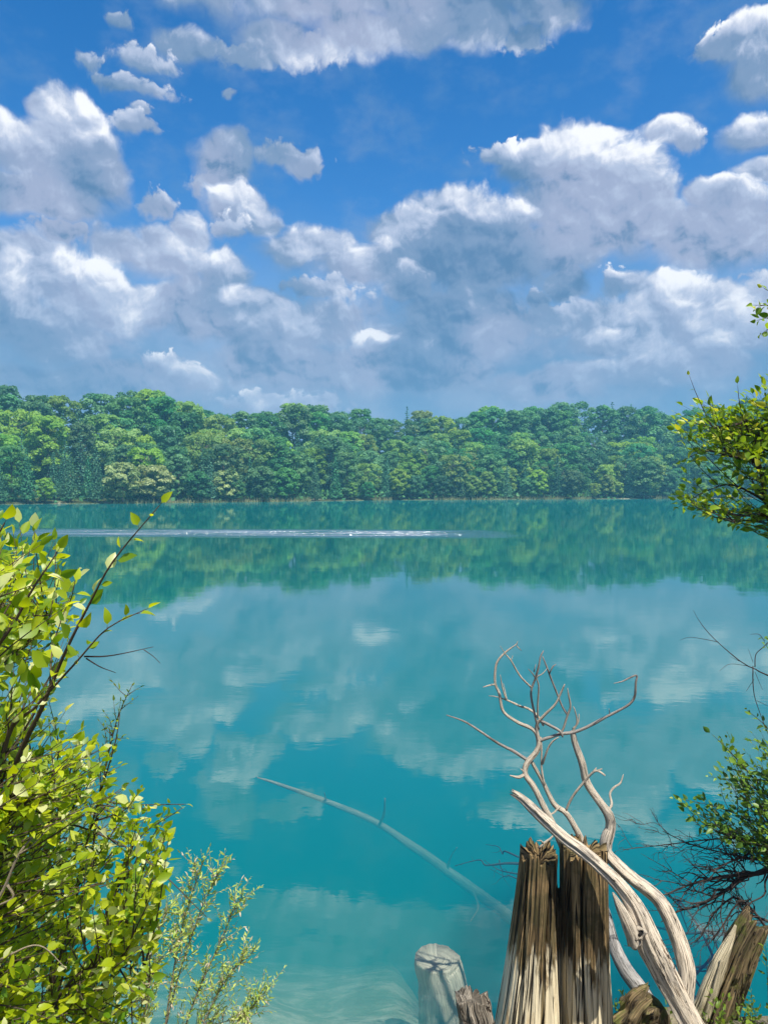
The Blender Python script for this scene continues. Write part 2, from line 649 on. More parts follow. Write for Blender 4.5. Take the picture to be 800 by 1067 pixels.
# ------------------------------------------------------------------ materials
def wood_mat(name, base, dark, spots=None, along=14.0, around=1.6, rough=0.8, bump=0.02, contrast=(0.35, 0.65), moss=None, spot_amt=0.5, slits=1.0):
    """weathered wood with the grain running along each limb"""
    m, n, out = material(name)
    al, an = attr(n, 'along'), attr(n, 'ang')
    c = n.new('ShaderNodeCombineXYZ')
    n.put(c.inputs[0], n.m('MULTIPLY', n.m('COSINE', an), around))
    n.put(c.inputs[1], n.m('MULTIPLY', n.m('SINE', an), around))
    n.put(c.inputs[2], n.m('MULTIPLY', al, along * .12))
    g = n.noise(c.outputs[0], 4.0, 7, 0.62)
    obj = n.new('ShaderNodeTexCoord').outputs['Object']
    big = n.noise(obj, 5.0, 4, 0.6)
    col = n.mix(n.ramp(g, *contrast), dark, base)
    if spots:
        col = n.mix(n.m('MULTIPLY', n.ramp(big, 0.5, 0.68), spot_amt), col, spots)
    crack = n.ramp(n.noise(c.outputs[0], 9.0, 3, 0.7), 0.33, 0.42, 0.25, 1.0)
    sl = n.new('ShaderNodeCombineXYZ')
    n.put(sl.inputs[0], n.m('MULTIPLY', n.m('COSINE', an), 2.2))
    n.put(sl.inputs[1], n.m('MULTIPLY', n.m('SINE', an), 2.2))
    n.put(sl.inputs[2], n.m('MULTIPLY', al, 1.6))
    slit = n.ramp(n.m('ABSOLUTE', n.m('SUBTRACT', n.noise(sl.outputs[0], 1.6, 4, .55, dist=.5), .47)), .004, .022)
    col = n.mix(n.m('MULTIPLY_ADD', slit, slits, 1 - slits), (.035, .025, .018), col)
    col = n.mix(1.0, col, n.mix(crack, (0.25, .22, .2), (1, 1, 1)), 'MULTIPLY')
    if moss:
        mm = n.m('MULTIPLY', n.ramp(n.noise(obj, 9, 5, 0.65), 0.5, 0.62), 0.75)
        col = n.mix(mm, col, moss)
    b = n.new('ShaderNodeBsdfPrincipled')
    n.put(b.inputs['Base Color'], col)
    b.inputs['Roughness'].default_value = rough
    b.inputs['Specular IOR Level'].default_value = 0.25
    bp = n.new('ShaderNodeBump')
    bp.inputs['Strength'].default_value = 0.9
    bp.inputs['Distance'].default_value = bump
    n.put(bp.inputs['Height'], n.m('ADD', n.m('ADD', g, n.m('MULTIPLY', slit, .5)), n.m('MULTIPLY', crack, 0.35)))
    n.put(b.inputs['Normal'], bp.outputs[0])
    n.put(out.inputs[0], b.outputs[0])
    return m


def leaf_mat(name, c0, c1, c2=None, trans=0.45, gloss=0.35, objvar=0.0, back=1.0):
    """thin leaf: some light passes through; colour varies from leaf to leaf"""
    m, n, out = material(name)
    t = attr(n, 'tint')
    col = n.mix(t, c0, c1)
    if c2:
        col = n.mix(n.ramp(t, 0.86, 0.93), col, c2)
    if objvar:
        oi = n.new('ShaderNodeObjectInfo').outputs['Random']
        h = n.new('ShaderNodeHueSaturation')
        n.put(h.inputs['Color'], col)
        n.put(h.inputs['Hue'], n.m('MULTIPLY_ADD', oi, 0.05 * objvar, 0.5 - 0.025 * objvar))
        n.put(h.inputs['Value'], n.m('MULTIPLY_ADD', n.m('FRACT', n.m('MULTIPLY', oi, 7.13)), 0.6 * objvar, 1 - 0.3 * objvar))
        n.put(h.inputs['Saturation'], n.m('MULTIPLY_ADD', n.m('FRACT', n.m('MULTIPLY', oi, 3.7)), 0.3 * objvar, 1 - 0.15 * objvar))
        col = h.outputs[0]
    b = n.new('ShaderNodeBsdfPrincipled')
    n.put(b.inputs['Base Color'], col)
    b.inputs['Roughness'].default_value = 0.42
    b.inputs['Specular IOR Level'].default_value = gloss
    tr = n.new('ShaderNodeBsdfTranslucent')
    n.put(tr.inputs[0], n.mix(1.0, col, (1.7 * back, 1.55 * back, .5 * back), 'MULTIPLY'))
    mx = n.new('ShaderNodeMixShader')
    mx.inputs[0].default_value = trans
    n.put(mx.inputs[1], b.outputs[0])
    n.put(mx.inputs[2], tr.outputs[0])
    n.put(out.inputs[0], mx.outputs[0])
    return m


M_bleached = wood_mat("bleached_wood", (.70, .60, .46), (.26, .18, .11), (.26, .25, .24), spot_amt=.40, bump=.012, contrast=(.33, .47), around=2.4, along=9)
M_bleached_grey = wood_mat("grey_driftwood", (.42, .40, .37), (.20, .19, .18), (.13, .14, .15), spot_amt=.7, bump=.006)
def stump_mat():
    """rotten wood: dark green-brown above, bare wood at the foot paled further by painted-in sunlight, deep drying cracks"""
    m, n, out = material("rotten_stump_wood")
    al, an = attr(n, 'along'), attr(n, 'ang')

    def cyl(k, kz):
        c = n.new('ShaderNodeCombineXYZ')
        n.put(c.inputs[0], n.m('MULTIPLY', n.m('COSINE', an), k))
        n.put(c.inputs[1], n.m('MULTIPLY', n.m('SINE', an), k))
        n.put(c.inputs[2], n.m('MULTIPLY', al, kz))
        return c.outputs[0]
    g = n.noise(cyl(1.9, .6), 3.2, 9, .66)
    cr = n.noise(cyl(2.3, .30), 2.4, 3, .5, dist=.5)
    obj = n.new('ShaderNodeTexCoord').outputs['Object']
    up = n.mix(n.ramp(g, .33, .68), (.060, .042, .020), (.44, .30, .14))
    up = n.mix(n.m('MULTIPLY', n.ramp(n.noise(obj, 7, 5, .6), .45, .6), .5), up, (.055, .060, .022))
    g2 = n.noise(cyl(2.0, 1.2), 3.0, 6, .6)
    foot = n.mix(n.ramp(g2, .27, .44), (.42, .30, .15), (.74, .64, .43))  # weathered wood, with the sun on the foot put into the colour
    blot = n.noise(cyl(1.3, 1.5), 2.0, 5, .6)
    hgt = n.m('ADD', al, n.m('MULTIPLY_ADD', blot, 1.1, -.55))
    f = n.ramp(hgt, .92, 1.08, 1.0, 0.0)
    col = n.mix(f, up, foot)
    slit = n.ramp(n.m('ABSOLUTE', n.m('SUBTRACT', cr, .5)), .006, .030)
    col = n.mix(slit, (.010, .007, .005), col)
    b = n.new('ShaderNodeBsdfPrincipled')
    n.put(b.inputs['Base Color'], col)
    b.inputs['Roughness'].default_value = .85
    b.inputs['Specular IOR Level'].default_value = .2
    bp = n.new('ShaderNodeBump')
    bp.inputs['Strength'].default_value = 1
    bp.inputs['Distance'].default_value = .03
    hm = n.new('ShaderNodeMix', data_type='FLOAT')
    n.put(hm.inputs[0], f)
    n.put(hm.inputs[2], g)
    n.put(hm.inputs[3], n.m('MULTIPLY', g2, .5))
    n.put(bp.inputs['Height'], n.m('ADD', hm.outputs[0], n.m('MULTIPLY', slit, .4)))
    n.put(b.inputs['Normal'], bp.outputs[0])
    n.put(out.inputs[0], b.outputs[0])
    return m


M_stump = stump_mat()
M_small = wood_mat("cracked_grey_wood", (.42, .37, .29), (.10, .08, .06), None, along=4.0, around=3.5, bump=.02)
M_log = wood_mat("broken_log_wood", (.30, .22, .11), (.07, .05, .03), (.10, .12, .03), along=4.0, around=3.0, bump=.02, moss=(.13, .15, .03))
M_darktwig = wood_mat("dark_twig_bark", (.07, .05, .04), (.03, .022, .02), (.16, .13, .11), bump=.002)
M_twig = wood_mat("twig_bark", (.16, .11, .07), (.07, .05, .03), (.25, .2, .15), bump=.002)
M_palestem = wood_mat("pale_stem_bark", (.45, .38, .26), (.22, .17, .1), None, bump=.002)
M_marlwood = wood_mat("marl_coated_wood", (.52, .52, .40), (.36, .37, .28), (.48, .50, .36), along=9, around=3, bump=.01, slits=0.0)
M_sunklog = wood_mat("silted_log", (.66, .68, .50), (.30, .34, .24), (.45, .5, .36), along=6, around=2, bump=.02, slits=0.2, spot_amt=.8)
M_trunkfar = wood_mat("tree_bark", (.20, .17, .13), (.09, .075, .06), None, bump=.05)

# ------------------------------------------------------------------ terrain
SHORE = [(-1400, 60), (-400, 100), (-220, 125), (-110, 142), (-60, 160), (0, 203), (60, 222), (110, 238), (200, 262), (420, 300), (1400, 330)]
SX, SY = [a for a, b in SHORE], [b for a, b in SHORE]


def shore_y(x):
    x = np.asarray(x, float)
    return np.interp(x, SX, SY) + 2.2 * vnoise(x * .06, 3.3) + 1.0 * vnoise(x * .21, 8.1)


def hill_z(x, y):
    """height of the land behind the far shore"""
    d = y - shore_y(x)
    H = np.interp(x, [-300, -110, -50, 0, 60, 120, 300], [13, 12, 11.5, 12.5, 15, 17, 18])
    t = np.clip((d - 3) / 62, 0, 1)
    return 0.35 * np.clip(d / 2, -6, 1) + H * t * t * (3 - 2 * t) + 0.8 * vnoise(x * .05, y * .05) * np.clip(d / 20, 0, 1)


def ground_z(x, y):
    """near bank falling into the lake, lake bed, far hill"""
    x, y = np.asarray(x, float), np.asarray(y, float)
    edge = 3.75 + 0.95 * np.clip((x - .25) / 1.1, 0, 1) + 0.3 * np.clip((-x - 2) / 3, 0, 4) + .10 * vnoise(x * 1.7, 2.2)  # water line
    edge = np.where(x > 3, edge + (x - 3) * .5, edge)
    d = y - edge
    bank = np.interp(-d, [0, .25, .6, 1, 2.2, 3], [.05, .10, .20, .46, 1.42, 1.85])
    dq = np.clip(d, 0, 16)
    bed = .05 - .10 * np.clip(d / .2, 0, 1) - .325 * dq - .026 * dq ** 2
    tq = np.clip((x - .1) / 1.3, 0, 1)
    bed = bed * (1 + 1.7 * tq * tq * (3 - 2 * tq))
    bed = np.maximum(bed + .03 * fbm(x * .8, y * .8, 0, 4) * np.clip(d, 0, 1), -11)
    bed = bed + .02 * fbm(x * 4, y * 4, 0, 3) * np.clip(d, 0, 1)
    z = np.where(d < 0, bank + .03 * fbm(x * 3, y * 3, 0, 3), bed)
    # far side
    f = hill_z(x, y)
    dd = y - shore_y(x)
    farbed = np.interp(dd, [-60, -20, -6, 0], [-11, -6, -1.6, -.1])
    z2 = np.where(dd < 0, farbed, f)
    return np.where(y < 60, np.where(z < farbed, z, z), np.where(dd < 0, np.maximum(farbed, -11), z2))


def grid_mesh(xs, ys, zf):
    X, Y = np.meshgrid(xs, ys)
    Z = zf(X, Y)
    V = np.stack([X, Y, Z], -1).reshape(-1, 3)
    nx, ny = len(xs), len(ys)
    i = np.arange(ny - 1)[:, None] * nx
    j = np.arange(nx - 1)[None, :]
    f = np.stack([i + j, i + j + 1, i + nx + j + 1, i + nx + j], -1).reshape(-1, 4)
    return V, f


xs = np.concatenate([-np.geomspace(1400, 8, 60), np.linspace(-7.8, 7.8, 157), np.geomspace(8, 1400, 60)])
ys = np.concatenate([np.linspace(-30, -1, 8), np.linspace(-.8, 14, 149), np.linspace(15, 60, 24), np.linspace(64, 140, 16), np.linspace(142, 330, 95), np.geomspace(340, 2500, 20)])
V, F = grid_mesh(xs, ys, ground_z)

m_ground, n, out = material("ground_and_marl")
geo = n.new('ShaderNodeNewGeometry')
pos = geo.outputs['Position']
sp_ = n.new('ShaderNodeSeparateXYZ')
n.put(sp_.inputs[0], pos)
a = n.noise(pos, 2.3, 9, 0.68, dist=.7)
b_ = n.noise(n.mapping(pos, (1, 2.2, 1)), 3.0, 6, 0.6, dist=0.8)
marl = n.mix(n.ramp(a, .42, .60), (.20, .28, .19), (.44, .46, .34))
marl = n.mix(n.m('MULTIPLY', n.ramp(b_, .5, .62), .5), marl, (.16, .24, .17))
soil = n.mix(n.ramp(n.noise(pos, 6, 6, .6), .35, .65), (.05, .04, .025), (.20, .16, .10))
duff = n.mix(n.ramp(n.noise(pos, .4, 4, .6), .35, .65), (.025, .04, .012), (.06, .07, .02))
landc = n.mix(n.ramp(sp_.outputs[1], 30, 60), soil, duff)
shorestrip = n.ramp(sp_.outputs[2], .0, .45)
landc = n.mix(n.m('MULTIPLY', n.ramp(sp_.outputs[2], .15, .75, 1.0, 0.0), n.ramp(n.noise(pos, .25, 3, .6), .50, .66, .0, .6)), landc, (.38, .36, .26))
gc = n.mix(n.ramp(sp_.outputs[2], -.05, .05), marl, landc)
bs = n.new('ShaderNodeBsdfPrincipled')
n.put(bs.inputs['Base Color'], gc)
bs.inputs['Roughness'].default_value = .95
bs.inputs['Specular IOR Level'].default_value = .1
bp = n.new('ShaderNodeBump')
bp.inputs['Distance'].default_value = .04
n.put(bp.inputs['Height'], n.m('ADD', a, b_))
n.put(bs.inputs['Normal'], bp.outputs[0])
n.put(out.inputs[0], bs.outputs[0])
ground = mesh_obj("ground", V, F, m_ground)
tag(ground, "pale marl lake bed rising into the near bank and the wooded far hill", "ground", kind="structure")

# ------------------------------------------------------------------ water: a closed body with a mirror-like top
WX0, WX1, WY0, WY1, WB = -1300, 1300, -20, 420, -11.6
wv = [(WX0, WY0, 0), (WX1, WY0, 0), (WX1, WY1, 0), (WX0, WY1, 0), (WX0, WY0, WB), (WX1, WY0, WB), (WX1, WY1, WB), (WX0, WY1, WB)]
wf = [(0, 1, 2, 3), (7, 6, 5, 4), (0, 4, 5, 1), (1, 5, 6, 2), (2, 6, 7, 3), (3, 7, 4, 0)]
m_water, n, out = material("lake_water")
pos = n.new('ShaderNodeNewGeometry').outputs['Position']
sx = n.new('ShaderNodeSeparateXYZ')
n.put(sx.inputs[0], pos)
yy = sx.outputs[1]
w1 = n.noise(n.mapping(pos, (.9, 1.5, 1), rot=(0, 0, .12)), 1.0, 3, .5)
w2 = n.noise(n.mapping(pos, (.12, .30, 1), rot=(0, 0, -.1)), 1.0, 2, .5)
w3 = n.noise(n.mapping(pos, (2.6, 6.0, 1), rot=(0, 0, .05)), 1.0, 3, .55)
# breeze streak across the middle distance
band = n.m('MULTIPLY', n.ramp(n.m('ABSOLUTE', n.m('ADD', yy, n.m('MULTIPLY_ADD', sx.outputs[0], .06, -56.5))), 1.8, 6.0, 1.0, 0.0),
           n.m('MULTIPLY', n.ramp(sx.outputs[0], 2.0, 11.0, 1.0, 0.0), n.ramp(sx.outputs[0], -36.0, -22.0)))
band = n.m('MULTIPLY', band, n.ramp(n.noise(n.mapping(pos, (.12, 1.4, 1)), 1.0, 3, .6), .36, .56))
gust = n.ramp(n.noise(n.mapping(pos, (.02, .07, 1)), 1.0, 3, .5), .45, .7)
h = n.m('MULTIPLY', w1, .0015)
h = n.m('ADD', h, n.m('MULTIPLY', w2, .0045))
h = n.m('ADD', h, n.m('MULTIPLY', w3, n.m('MULTIPLY_ADD', gust, .0008, .0005)))
w4 = n.noise(n.mapping(pos, (2.5, 4.0, 1)), 1.0, 2, .5)
h = n.m('ADD', h, n.m('MULTIPLY', w4, n.m('MULTIPLY', band, .30)))
bp = n.new('ShaderNodeBump')
bp.inputs['Strength'].default_value = 1
bp.inputs['Distance'].default_value = 1
n.put(bp.inputs['Height'], h)
gl = n.new('ShaderNodeBsdfGlossy')
n.put(gl.inputs['Roughness'], n.m('MULTIPLY', band, .35))
n.put(gl.inputs['Normal'], bp.outputs[0])
fr = n.new('ShaderNodeFresnel')
fr.inputs['IOR'].default_value = 1.95
tr = n.new('ShaderNodeBsdfTransparent')
mx = n.new('ShaderNodeMixShader')
n.put(mx.inputs[0], n.m('MULTIPLY_ADD', band, .15, n.m('MINIMUM', n.m('MULTIPLY', fr.outputs[0], 1.2), .72), clamp=True))
n.put(mx.inputs[1], tr.outputs[0])
n.put(mx.inputs[2], gl.outputs[0])
n.put(out.inputs['Surface'], mx.outputs[0])
pv = n.new('ShaderNodeVolumePrincipled')
pv.inputs['Color'].default_value = (.002, .57, .60, 1)
pv.inputs['Density'].default_value = 0.36
pv.inputs['Anisotropy'].default_value = 0.0
n.put(out.inputs['Volume'], pv.outputs[0])
water = mesh_obj("water", wv, np.array(wf), m_water, smooth=False)
tag(water, "clear turquoise lake mirroring the clouds and the wooded shore", "lake", kind="structure")

#@@TREES@@
# ------------------------------------------------------------------ trees of the far shore
M_far_green = leaf_mat("broadleaf_foliage", (.040, .150, .065), (.120, .290, .095), None, trans=.30, gloss=.12, objvar=1.0)
M_far_light = leaf_mat("light_green_foliage", (.130, .270, .060), (.280, .420, .085), None, trans=.35, gloss=.12, objvar=.8)
M_far_dark = leaf_mat("conifer_foliage", (.030, .120, .070), (.080, .225, .105), None, trans=.15, gloss=.1, objvar=.9)
M_far_cream = leaf_mat("cream_topped_foliage", (.17, .26, .08), (.46, .52, .24), None, trans=.3, gloss=.1, objvar=.4)


def clump_quads(g, c, nrm, size, tint):
    """leafy tufts: one bent quad each"""
    N = len(c)
    nrm = nrm / np.linalg.norm(nrm, axis=1, keepdims=True)
    a = rng.normal(size=(N, 3))
    u = np.cross(nrm, a)
    u /= np.linalg.norm(u, axis=1, keepdims=True)
    v = np.cross(nrm, u)
    s = size[:, None]
    j = rng.uniform(.55, 1.1, (N, 4, 1))
    q = np.stack([c + (u * j[:, 0]) * s, c + (v * j[:, 1]) * s * .8, c - (u * j[:, 2]) * s, c - (v * j[:, 3]) * s * .8], 1)
    q[:, 1] += nrm * s * .25
    q[:, 3] -= nrm * s * .2
    b = (np.arange(N) * 4)[:, None]
    g.add(q.reshape(-1, 3), b + np.arange(4)[None], None, tint=np.repeat(tint, 4))


def broadleaf(H, Wd, kind):
    """crown: boughs, each a cluster of tufts, with gaps between; returns (trunk geo, crown geo)"""
    tg, cg = Geo(), Geo()
    base = H * .13 if kind != 'tall' else H * .16
    tg.tube([(0, 0, -1.2, H * .022), (.1, 0, base, H * .017), (0, .1, H * .55, H * .011), (0, 0, H * .85, H * .004)], seg=7, n=12, rough=.1)
    nb = {'round': 34, 'tall': 34, 'open': 26}[kind]
    for k in range(nb):
        f = (k + .5) / nb
        f = f ** .8
        z = base + (H - base) * f
        if kind == 'round':
            env = max(0, 1 - abs(1.9 * f - .85) ** 2.6) ** .5
        elif kind == 'tall':
            env = (1 - f ** 3.5) ** .5 * .95 + .05
        else:
            env = max(0, 1 - abs(2 * f - 1.15) ** 2.6) ** .5
        th = k * 2.39996 + rng.uniform(-.4, .4)
        rr = Wd * .5 * env * rng.uniform(.55, 1.05)
        cx, cy_ = rr * math.cos(th), rr * math.sin(th)
        br = Wd * rng.uniform(.12, .21) * (1.1 - .2 * f)
        z = min(z, H - br * .7)
        tg.tube([(0, 0, z * .8, H * .006), (cx * .5, cy_ * .5, z * .9, H * .004), (cx, cy_, z, H * .0015)], seg=4, n=4)
        N = int(135 * (br / (Wd * .16)) ** 2)
        d = rng.normal(size=(N, 3))
        d /= np.linalg.norm(d, axis=1, keepdims=True)
        d[:, 2] = np.where(d[:, 2] < -.1, -d[:, 2], d[:, 2])
        r = br * (1 + .22 * vnoise(d[:, 0] * 2.3 + k, d[:, 1] * 2.3, d[:, 2] * 2.3)) * rng.uniform(.72, 1.08, N)
        c = d * r[:, None] * np.array([1, 1, .82]) + np.array([cx, cy_, z])
        nn = d + rng.normal(size=(N, 3)) * .45 + np.array([0, 0, .35])
        tone = rng.uniform(0, 1)
        clump_quads(cg, c, nn, rng.uniform(.22, .40, N) * (Wd / 8) ** .5, np.clip(tone * .7 + rng.uniform(0, .3, N), 0, 1))
    return tg, cg


def conifer(H, Wd, narrow=False):
    tg, cg = Geo(), Geo()
    tg.tube([(0, 0, -1.2, H * .02), (0, 0, H * .5, H * .011), (0, 0, H * .97, H * .002)], seg=6, n=10, rough=.08)
    tiers = 26
    for k in range(tiers):
        f = k / (tiers - 1)
        z = H * (.07 + .91 * f)
        L = Wd * .5 * ((1 - f) ** (.62 if narrow else .85)) * rng.uniform(.8, 1.12) + .12
        m = max(4, int(11 * (1 - f) + 4))
        for b in range(m):
            th = b * 2 * math.pi / m + k * 1.3 + rng.uniform(-.25, .25)
            l = L * rng.uniform(.7, 1.15)
            nq = max(3, int(l * 4.2))
            t = np.linspace(.15, 1, nq) + rng.uniform(-.05, .05, nq)
            droop = (.10 if narrow else -.22)
            c = np.stack([np.cos(th) * l * t, np.sin(th) * l * t, z + (droop * l * t + (.0 if narrow else .12 * l * t * t))], -1)
            c += rng.normal(size=c.shape) * .09
            nn = np.stack([np.cos(th) * .5 + rng.normal(size=nq) * .3, np.sin(th) * .5 + rng.normal(size=nq) * .3, np.ones(nq) * (.8 if not narrow else .3)], -1)
            clump_quads(cg, c, nn, rng.uniform(.16, .30, nq), rng.uniform(0, 1, nq))
    return tg, cg


PROTO = {}


def proto(key, geo_pair, name, leafm, h):
    tg, cg = geo_pair
    root = empty(name)
    t = tg.build('trunk', M_trunkfar, root)
    c = cg.build('crown', leafm, root, smooth=False)
    PROTO.setdefault(key, []).append([root, [t, c], h, False])


for wd in (10, 11, 9):
    proto('green', broadleaf(15, wd, 'round'), 'broadleaf_tree', M_far_green, 15)
proto('green', broadleaf(15, 9.5, 'open'), 'broadleaf_tree', M_far_green, 15)
for wd in (8, 8.8):
    proto('tall', broadleaf(16, wd, 'tall'), 'broadleaf_tree', M_far_green, 16)
for wd, kd in ((9.5, 'round'), (8, 'tall'), (9, 'open')):
    proto('light', broadleaf(14, wd, kd), 'broadleaf_tree', M_far_light, 14)
for wd, nr in ((4.2, True), (3.4, True)):
    proto('cedar', conifer(12, wd, nr), 'conifer_tree', M_far_dark, 12)
for wd, nr in ((5.6, False), (5.0, False)):
    proto('spruce', conifer(15, wd, nr), 'conifer_tree', M_far_dark, 15)
proto('cream', broadleaf(9, 7.5, 'round'), 'broadleaf_tree', M_far_cream, 9)
for wd in (5.5, 6.2):
    proto('bushy', broadleaf(8, wd, 'round'), 'shore_tree', M_far_green, 8)
proto('bushy', broadleaf(8, 5.5, 'round'), 'shore_tree', M_far_light, 8)
proto('snagtree', conifer(15, 7.0, False), 'conifer_tree', M_far_dark, 15)


def copy_thing(root, kids):
    r = root.copy()
    COL.objects.link(r)
    for ch in kids:
        c = ch.copy()
        COL.objects.link(c)
        c.parent = r
    return r


def place(key, x, y, z, h, label, cat='tree', group=None, wide=1.0, which=None):
    lst = PROTO[key]
    e = lst[which if which is not None else random.randrange(len(lst))]
    root, kids, h0, used = e
    r = root if not used else copy_thing(root, kids)
    e[3] = True
    s = h / h0
    r.location = (x, y, z)
    r.scale = (s * wide, s * wide, s)
    r.rotation_euler = (0, 0, random.uniform(0, 6.28))
    tag(r, label, cat, group)
    return r


SKY_X = [-60, 0, 30, 60, 85, 110, 135, 170, 200, 230, 262, 300, 340, 365, 400, 425, 450, 480, 520, 570, 625, 660, 690, 740, 800, 860]
SKY_Y = [404, 404, 411, 410, 409, 414, 408, 412, 417, 427, 426, 421, 418, 427, 431, 428, 432, 427, 424, 423, 417, 423, 429, 424, 416, 414]


def top_z(x, y, off=0.0):
    px = 400 + FPX * x / y
    return CAM_H + (508 - (np.interp(px, SKY_X, SKY_Y) + off)) / FPX * y


rows = [(1.6, 5.2, 'front'), (6.5, 5.6, 'front2'), (14, 6.0, 'mid'), (23, 6.2, 'mid'), (33, 6.4, 'mid'), (44, 6.6, 'back'), (55, 6.8, 'back')]
ntree = 0
for ri, (dep, sp0, band_) in enumerate(rows):
    x = -95 - ri * 3
    while x < 150 + ri * 4:
        xx = x + random.uniform(-1.6, 1.6)
        x += sp0 * random.uniform(.8, 1.2)
        yy_ = float(shore_y(xx)) + dep + random.uniform(-2.5, 2.5) * (0.4 if ri == 0 else 1)
        px = 400 + FPX * xx / yy_
        if not -38 < px < 838:
            continue
        z = float(hill_z(xx, yy_))
        leftish = px < 330
        u = random.random()
        if band_ == 'front':
            h = random.uniform(4.5, 8.5)
            key = 'cedar' if (u < .65 if px < 130 else u < .38) else ('bushy' if u < .85 else 'light')
            if key == 'cedar':
                h = random.uniform(9, 13)
            where = 'standing right at the far waterline'
        elif band_ == 'front2':
            h = random.uniform(9, 13.5)
            key = 'cedar' if (u < .62 if px < 150 else u < .22) else ('green' if u < .55 else ('light' if u < .8 else 'tall'))
            where = 'just behind the waterline trees'
        elif band_ == 'mid':
            h = random.uniform(12, 17)
            key = ('spruce' if px < 110 and u > .75 else 'light' if u < (.50 if leftish else .28) else ('green' if u < .62 else ('tall' if u < .85 else 'spruce')))
            where = 'in the middle of the wooded slope'
        else:
            t = float(top_z(xx, yy_)) - z
            h = t * random.uniform(.84, 1.04) if dep > 50 else t * random.uniform(.80, .98)
            h = max(9, h)
            key = ('light' if u < (.30 if leftish else .12) else ('green' if u < .60 else ('tall' if u < .92 else 'spruce')))
            where = 'with its top on the skyline of the far hill'
        if band_ != 'back':
            h = min(h, max(5, float(top_z(xx, yy_, 6)) - z))
        look = {'green': 'round mid green broadleaf tree', 'tall': 'tall narrow green broadleaf tree', 'light': 'pale yellow green broadleaf tree',
                'cedar': 'slim dark conifer', 'spruce': 'broad dark pointed conifer', 'bushy': 'low bushy tree'}[key]
        place(key, xx, yy_, z, h, look + ' ' + where, group='%ss %s' % (look, where.replace('its top', 'their tops')))
        ntree += 1

for px, key, h, wide, dep, lab, wh in [
        (128, 'cream', 8.6, 1.0, 1.0, 'cream topped rounded tree at the far waterline left of the breeze streak', 0),
        (160, 'cream', 8.0, 1.1, 2.0, 'widest of the cream topped trees at the far waterline', 0),
        (236, 'cream', 7.2, .9, 1.5, 'smallest cream topped tree at the far waterline', 0),
        (672, 'green', 12.0, 1.25, 3.0, 'big round grey green tree at the waterline near the overhanging branch', 1),
        (424, 'snagtree', 0, .9, 56, 'dark ragged conifer poking up alone above the middle of the skyline', 0)]:
    x = (px - 400) / FPX * 200
    for _ in range(12):
        x = (px - 400) / FPX * (float(shore_y(x)) + dep)
    y = float(shore_y(x)) + dep
    z = float(hill_z(x, y))
    if h == 0:
        h = float(top_z(x, y)) - z + 1.6
    place(key, x, y, z, h, lab, wide=wide, which=wh)
    ntree += 1
print('far trees', ntree)
for lst in PROTO.values():
    for root, kids, h, used in lst:
        if not used:
            for k_ in kids:
                bpy.data.objects.remove(k_)
            bpy.data.objects.remove(root)

# reeds and sedge along the far waterline, one mass
g = Geo()
N = 5200
xr = rng.uniform(-105, 160, N)
keep = (fbm(xr * .09, xr * 0 + 2.0, 0, 2) > -.05)
xr = xr[keep]
yr = shore_y(xr) + rng.uniform(-1.2, 1.2, len(xr))
zr = np.maximum(hill_z(xr, yr), -.35)
hr = rng.uniform(.5, 1.3, len(xr))
ang = rng.uniform(0, 3.14, len(xr))
wv_ = .10
A = np.stack([xr - np.cos(ang) * wv_, yr - np.sin(ang) * wv_, zr], -1)
B = np.stack([xr + np.cos(ang) * wv_, yr + np.sin(ang) * wv_, zr], -1)
C_ = np.stack([xr + rng.normal(size=len(xr)) * .15, yr, zr + hr], -1)
b = (np.arange(len(xr)) * 3)[:, None]
g.add(np.stack([A, B, C_], 1).reshape(-1, 3), None, b + np.arange(3)[None], tint=np.repeat(rng.uniform(0, 1, len(xr)), 3))
M_reed = leaf_mat("pale_reeds", (.16, .20, .07), (.34, .34, .20), trans=.3, gloss=.1)
tag(g.build('reeds', M_reed, None, False), 'pale reeds and sedge fringing the far waterline', 'reeds', kind='stuff')

# low undergrowth filling the floor of the wood, one mass
g = Geo()
N = 26000
xr = rng.uniform(-130, 190, N)
dr = rng.uniform(.3, 72, N) ** 1.0
yr = shore_y(xr) + dr
zr = hill_z(xr, yr)
c = np.stack([xr, yr, zr + rng.uniform(.1, 2.6, N)], -1)
clump_quads(g, c, rng.normal(size=(N, 3)) + np.array([0, -.3, .8]), rng.uniform(.35, .8, N), rng.uniform(0, 1, N))
tag(g.build('undergrowth', M_far_green, None, False), 'dark leafy undergrowth on the floor of the far wood', 'undergrowth', kind='stuff')
# the air between the near bank and the far hill
m_haze, n, out = material("haze_air")
hv = n.new('ShaderNodeVolumePrincipled')
hv.inputs['Color'].default_value = (.22, .70, 1.0, 1)
hv.inputs['Density'].default_value = 0.00055
hv.inputs['Anisotropy'].default_value = 0.0
n.put(out.inputs['Volume'], hv.outputs[0])
hb = [(-1500, -40, -13.5), (1500, -40, -13.5), (1500, 2600, -13.5), (-1500, 2600, -13.5), (-1500, -40, 48), (1500, -40, 48), (1500, 2600, 48), (-1500, 2600, 48)]
hz = mesh_obj("haze", hb, np.array([(3, 2, 1, 0), (4, 5, 6, 7), (0, 1, 5, 4), (1, 2, 6, 5), (2, 3, 7, 6), (3, 0, 4, 7)]), m_haze, smooth=False)
tag(hz, 'thin summer haze hanging over the lake', 'haze', kind='stuff')
#@@NEAR@@
# ------------------------------------------------------------------ near plants
class Shoot:
    pass


def poly_in(px, py, poly):
    c = False
    j = len(poly) - 1
    for i in range(len(poly)):
        xi, yi = poly[i]
        xj, yj = poly[j]
        if (yi > py) != (yj > py) and px < (xj - xi) * (py - yi) / (yj - yi) + xi:
            c = not c
        j = i
    return c


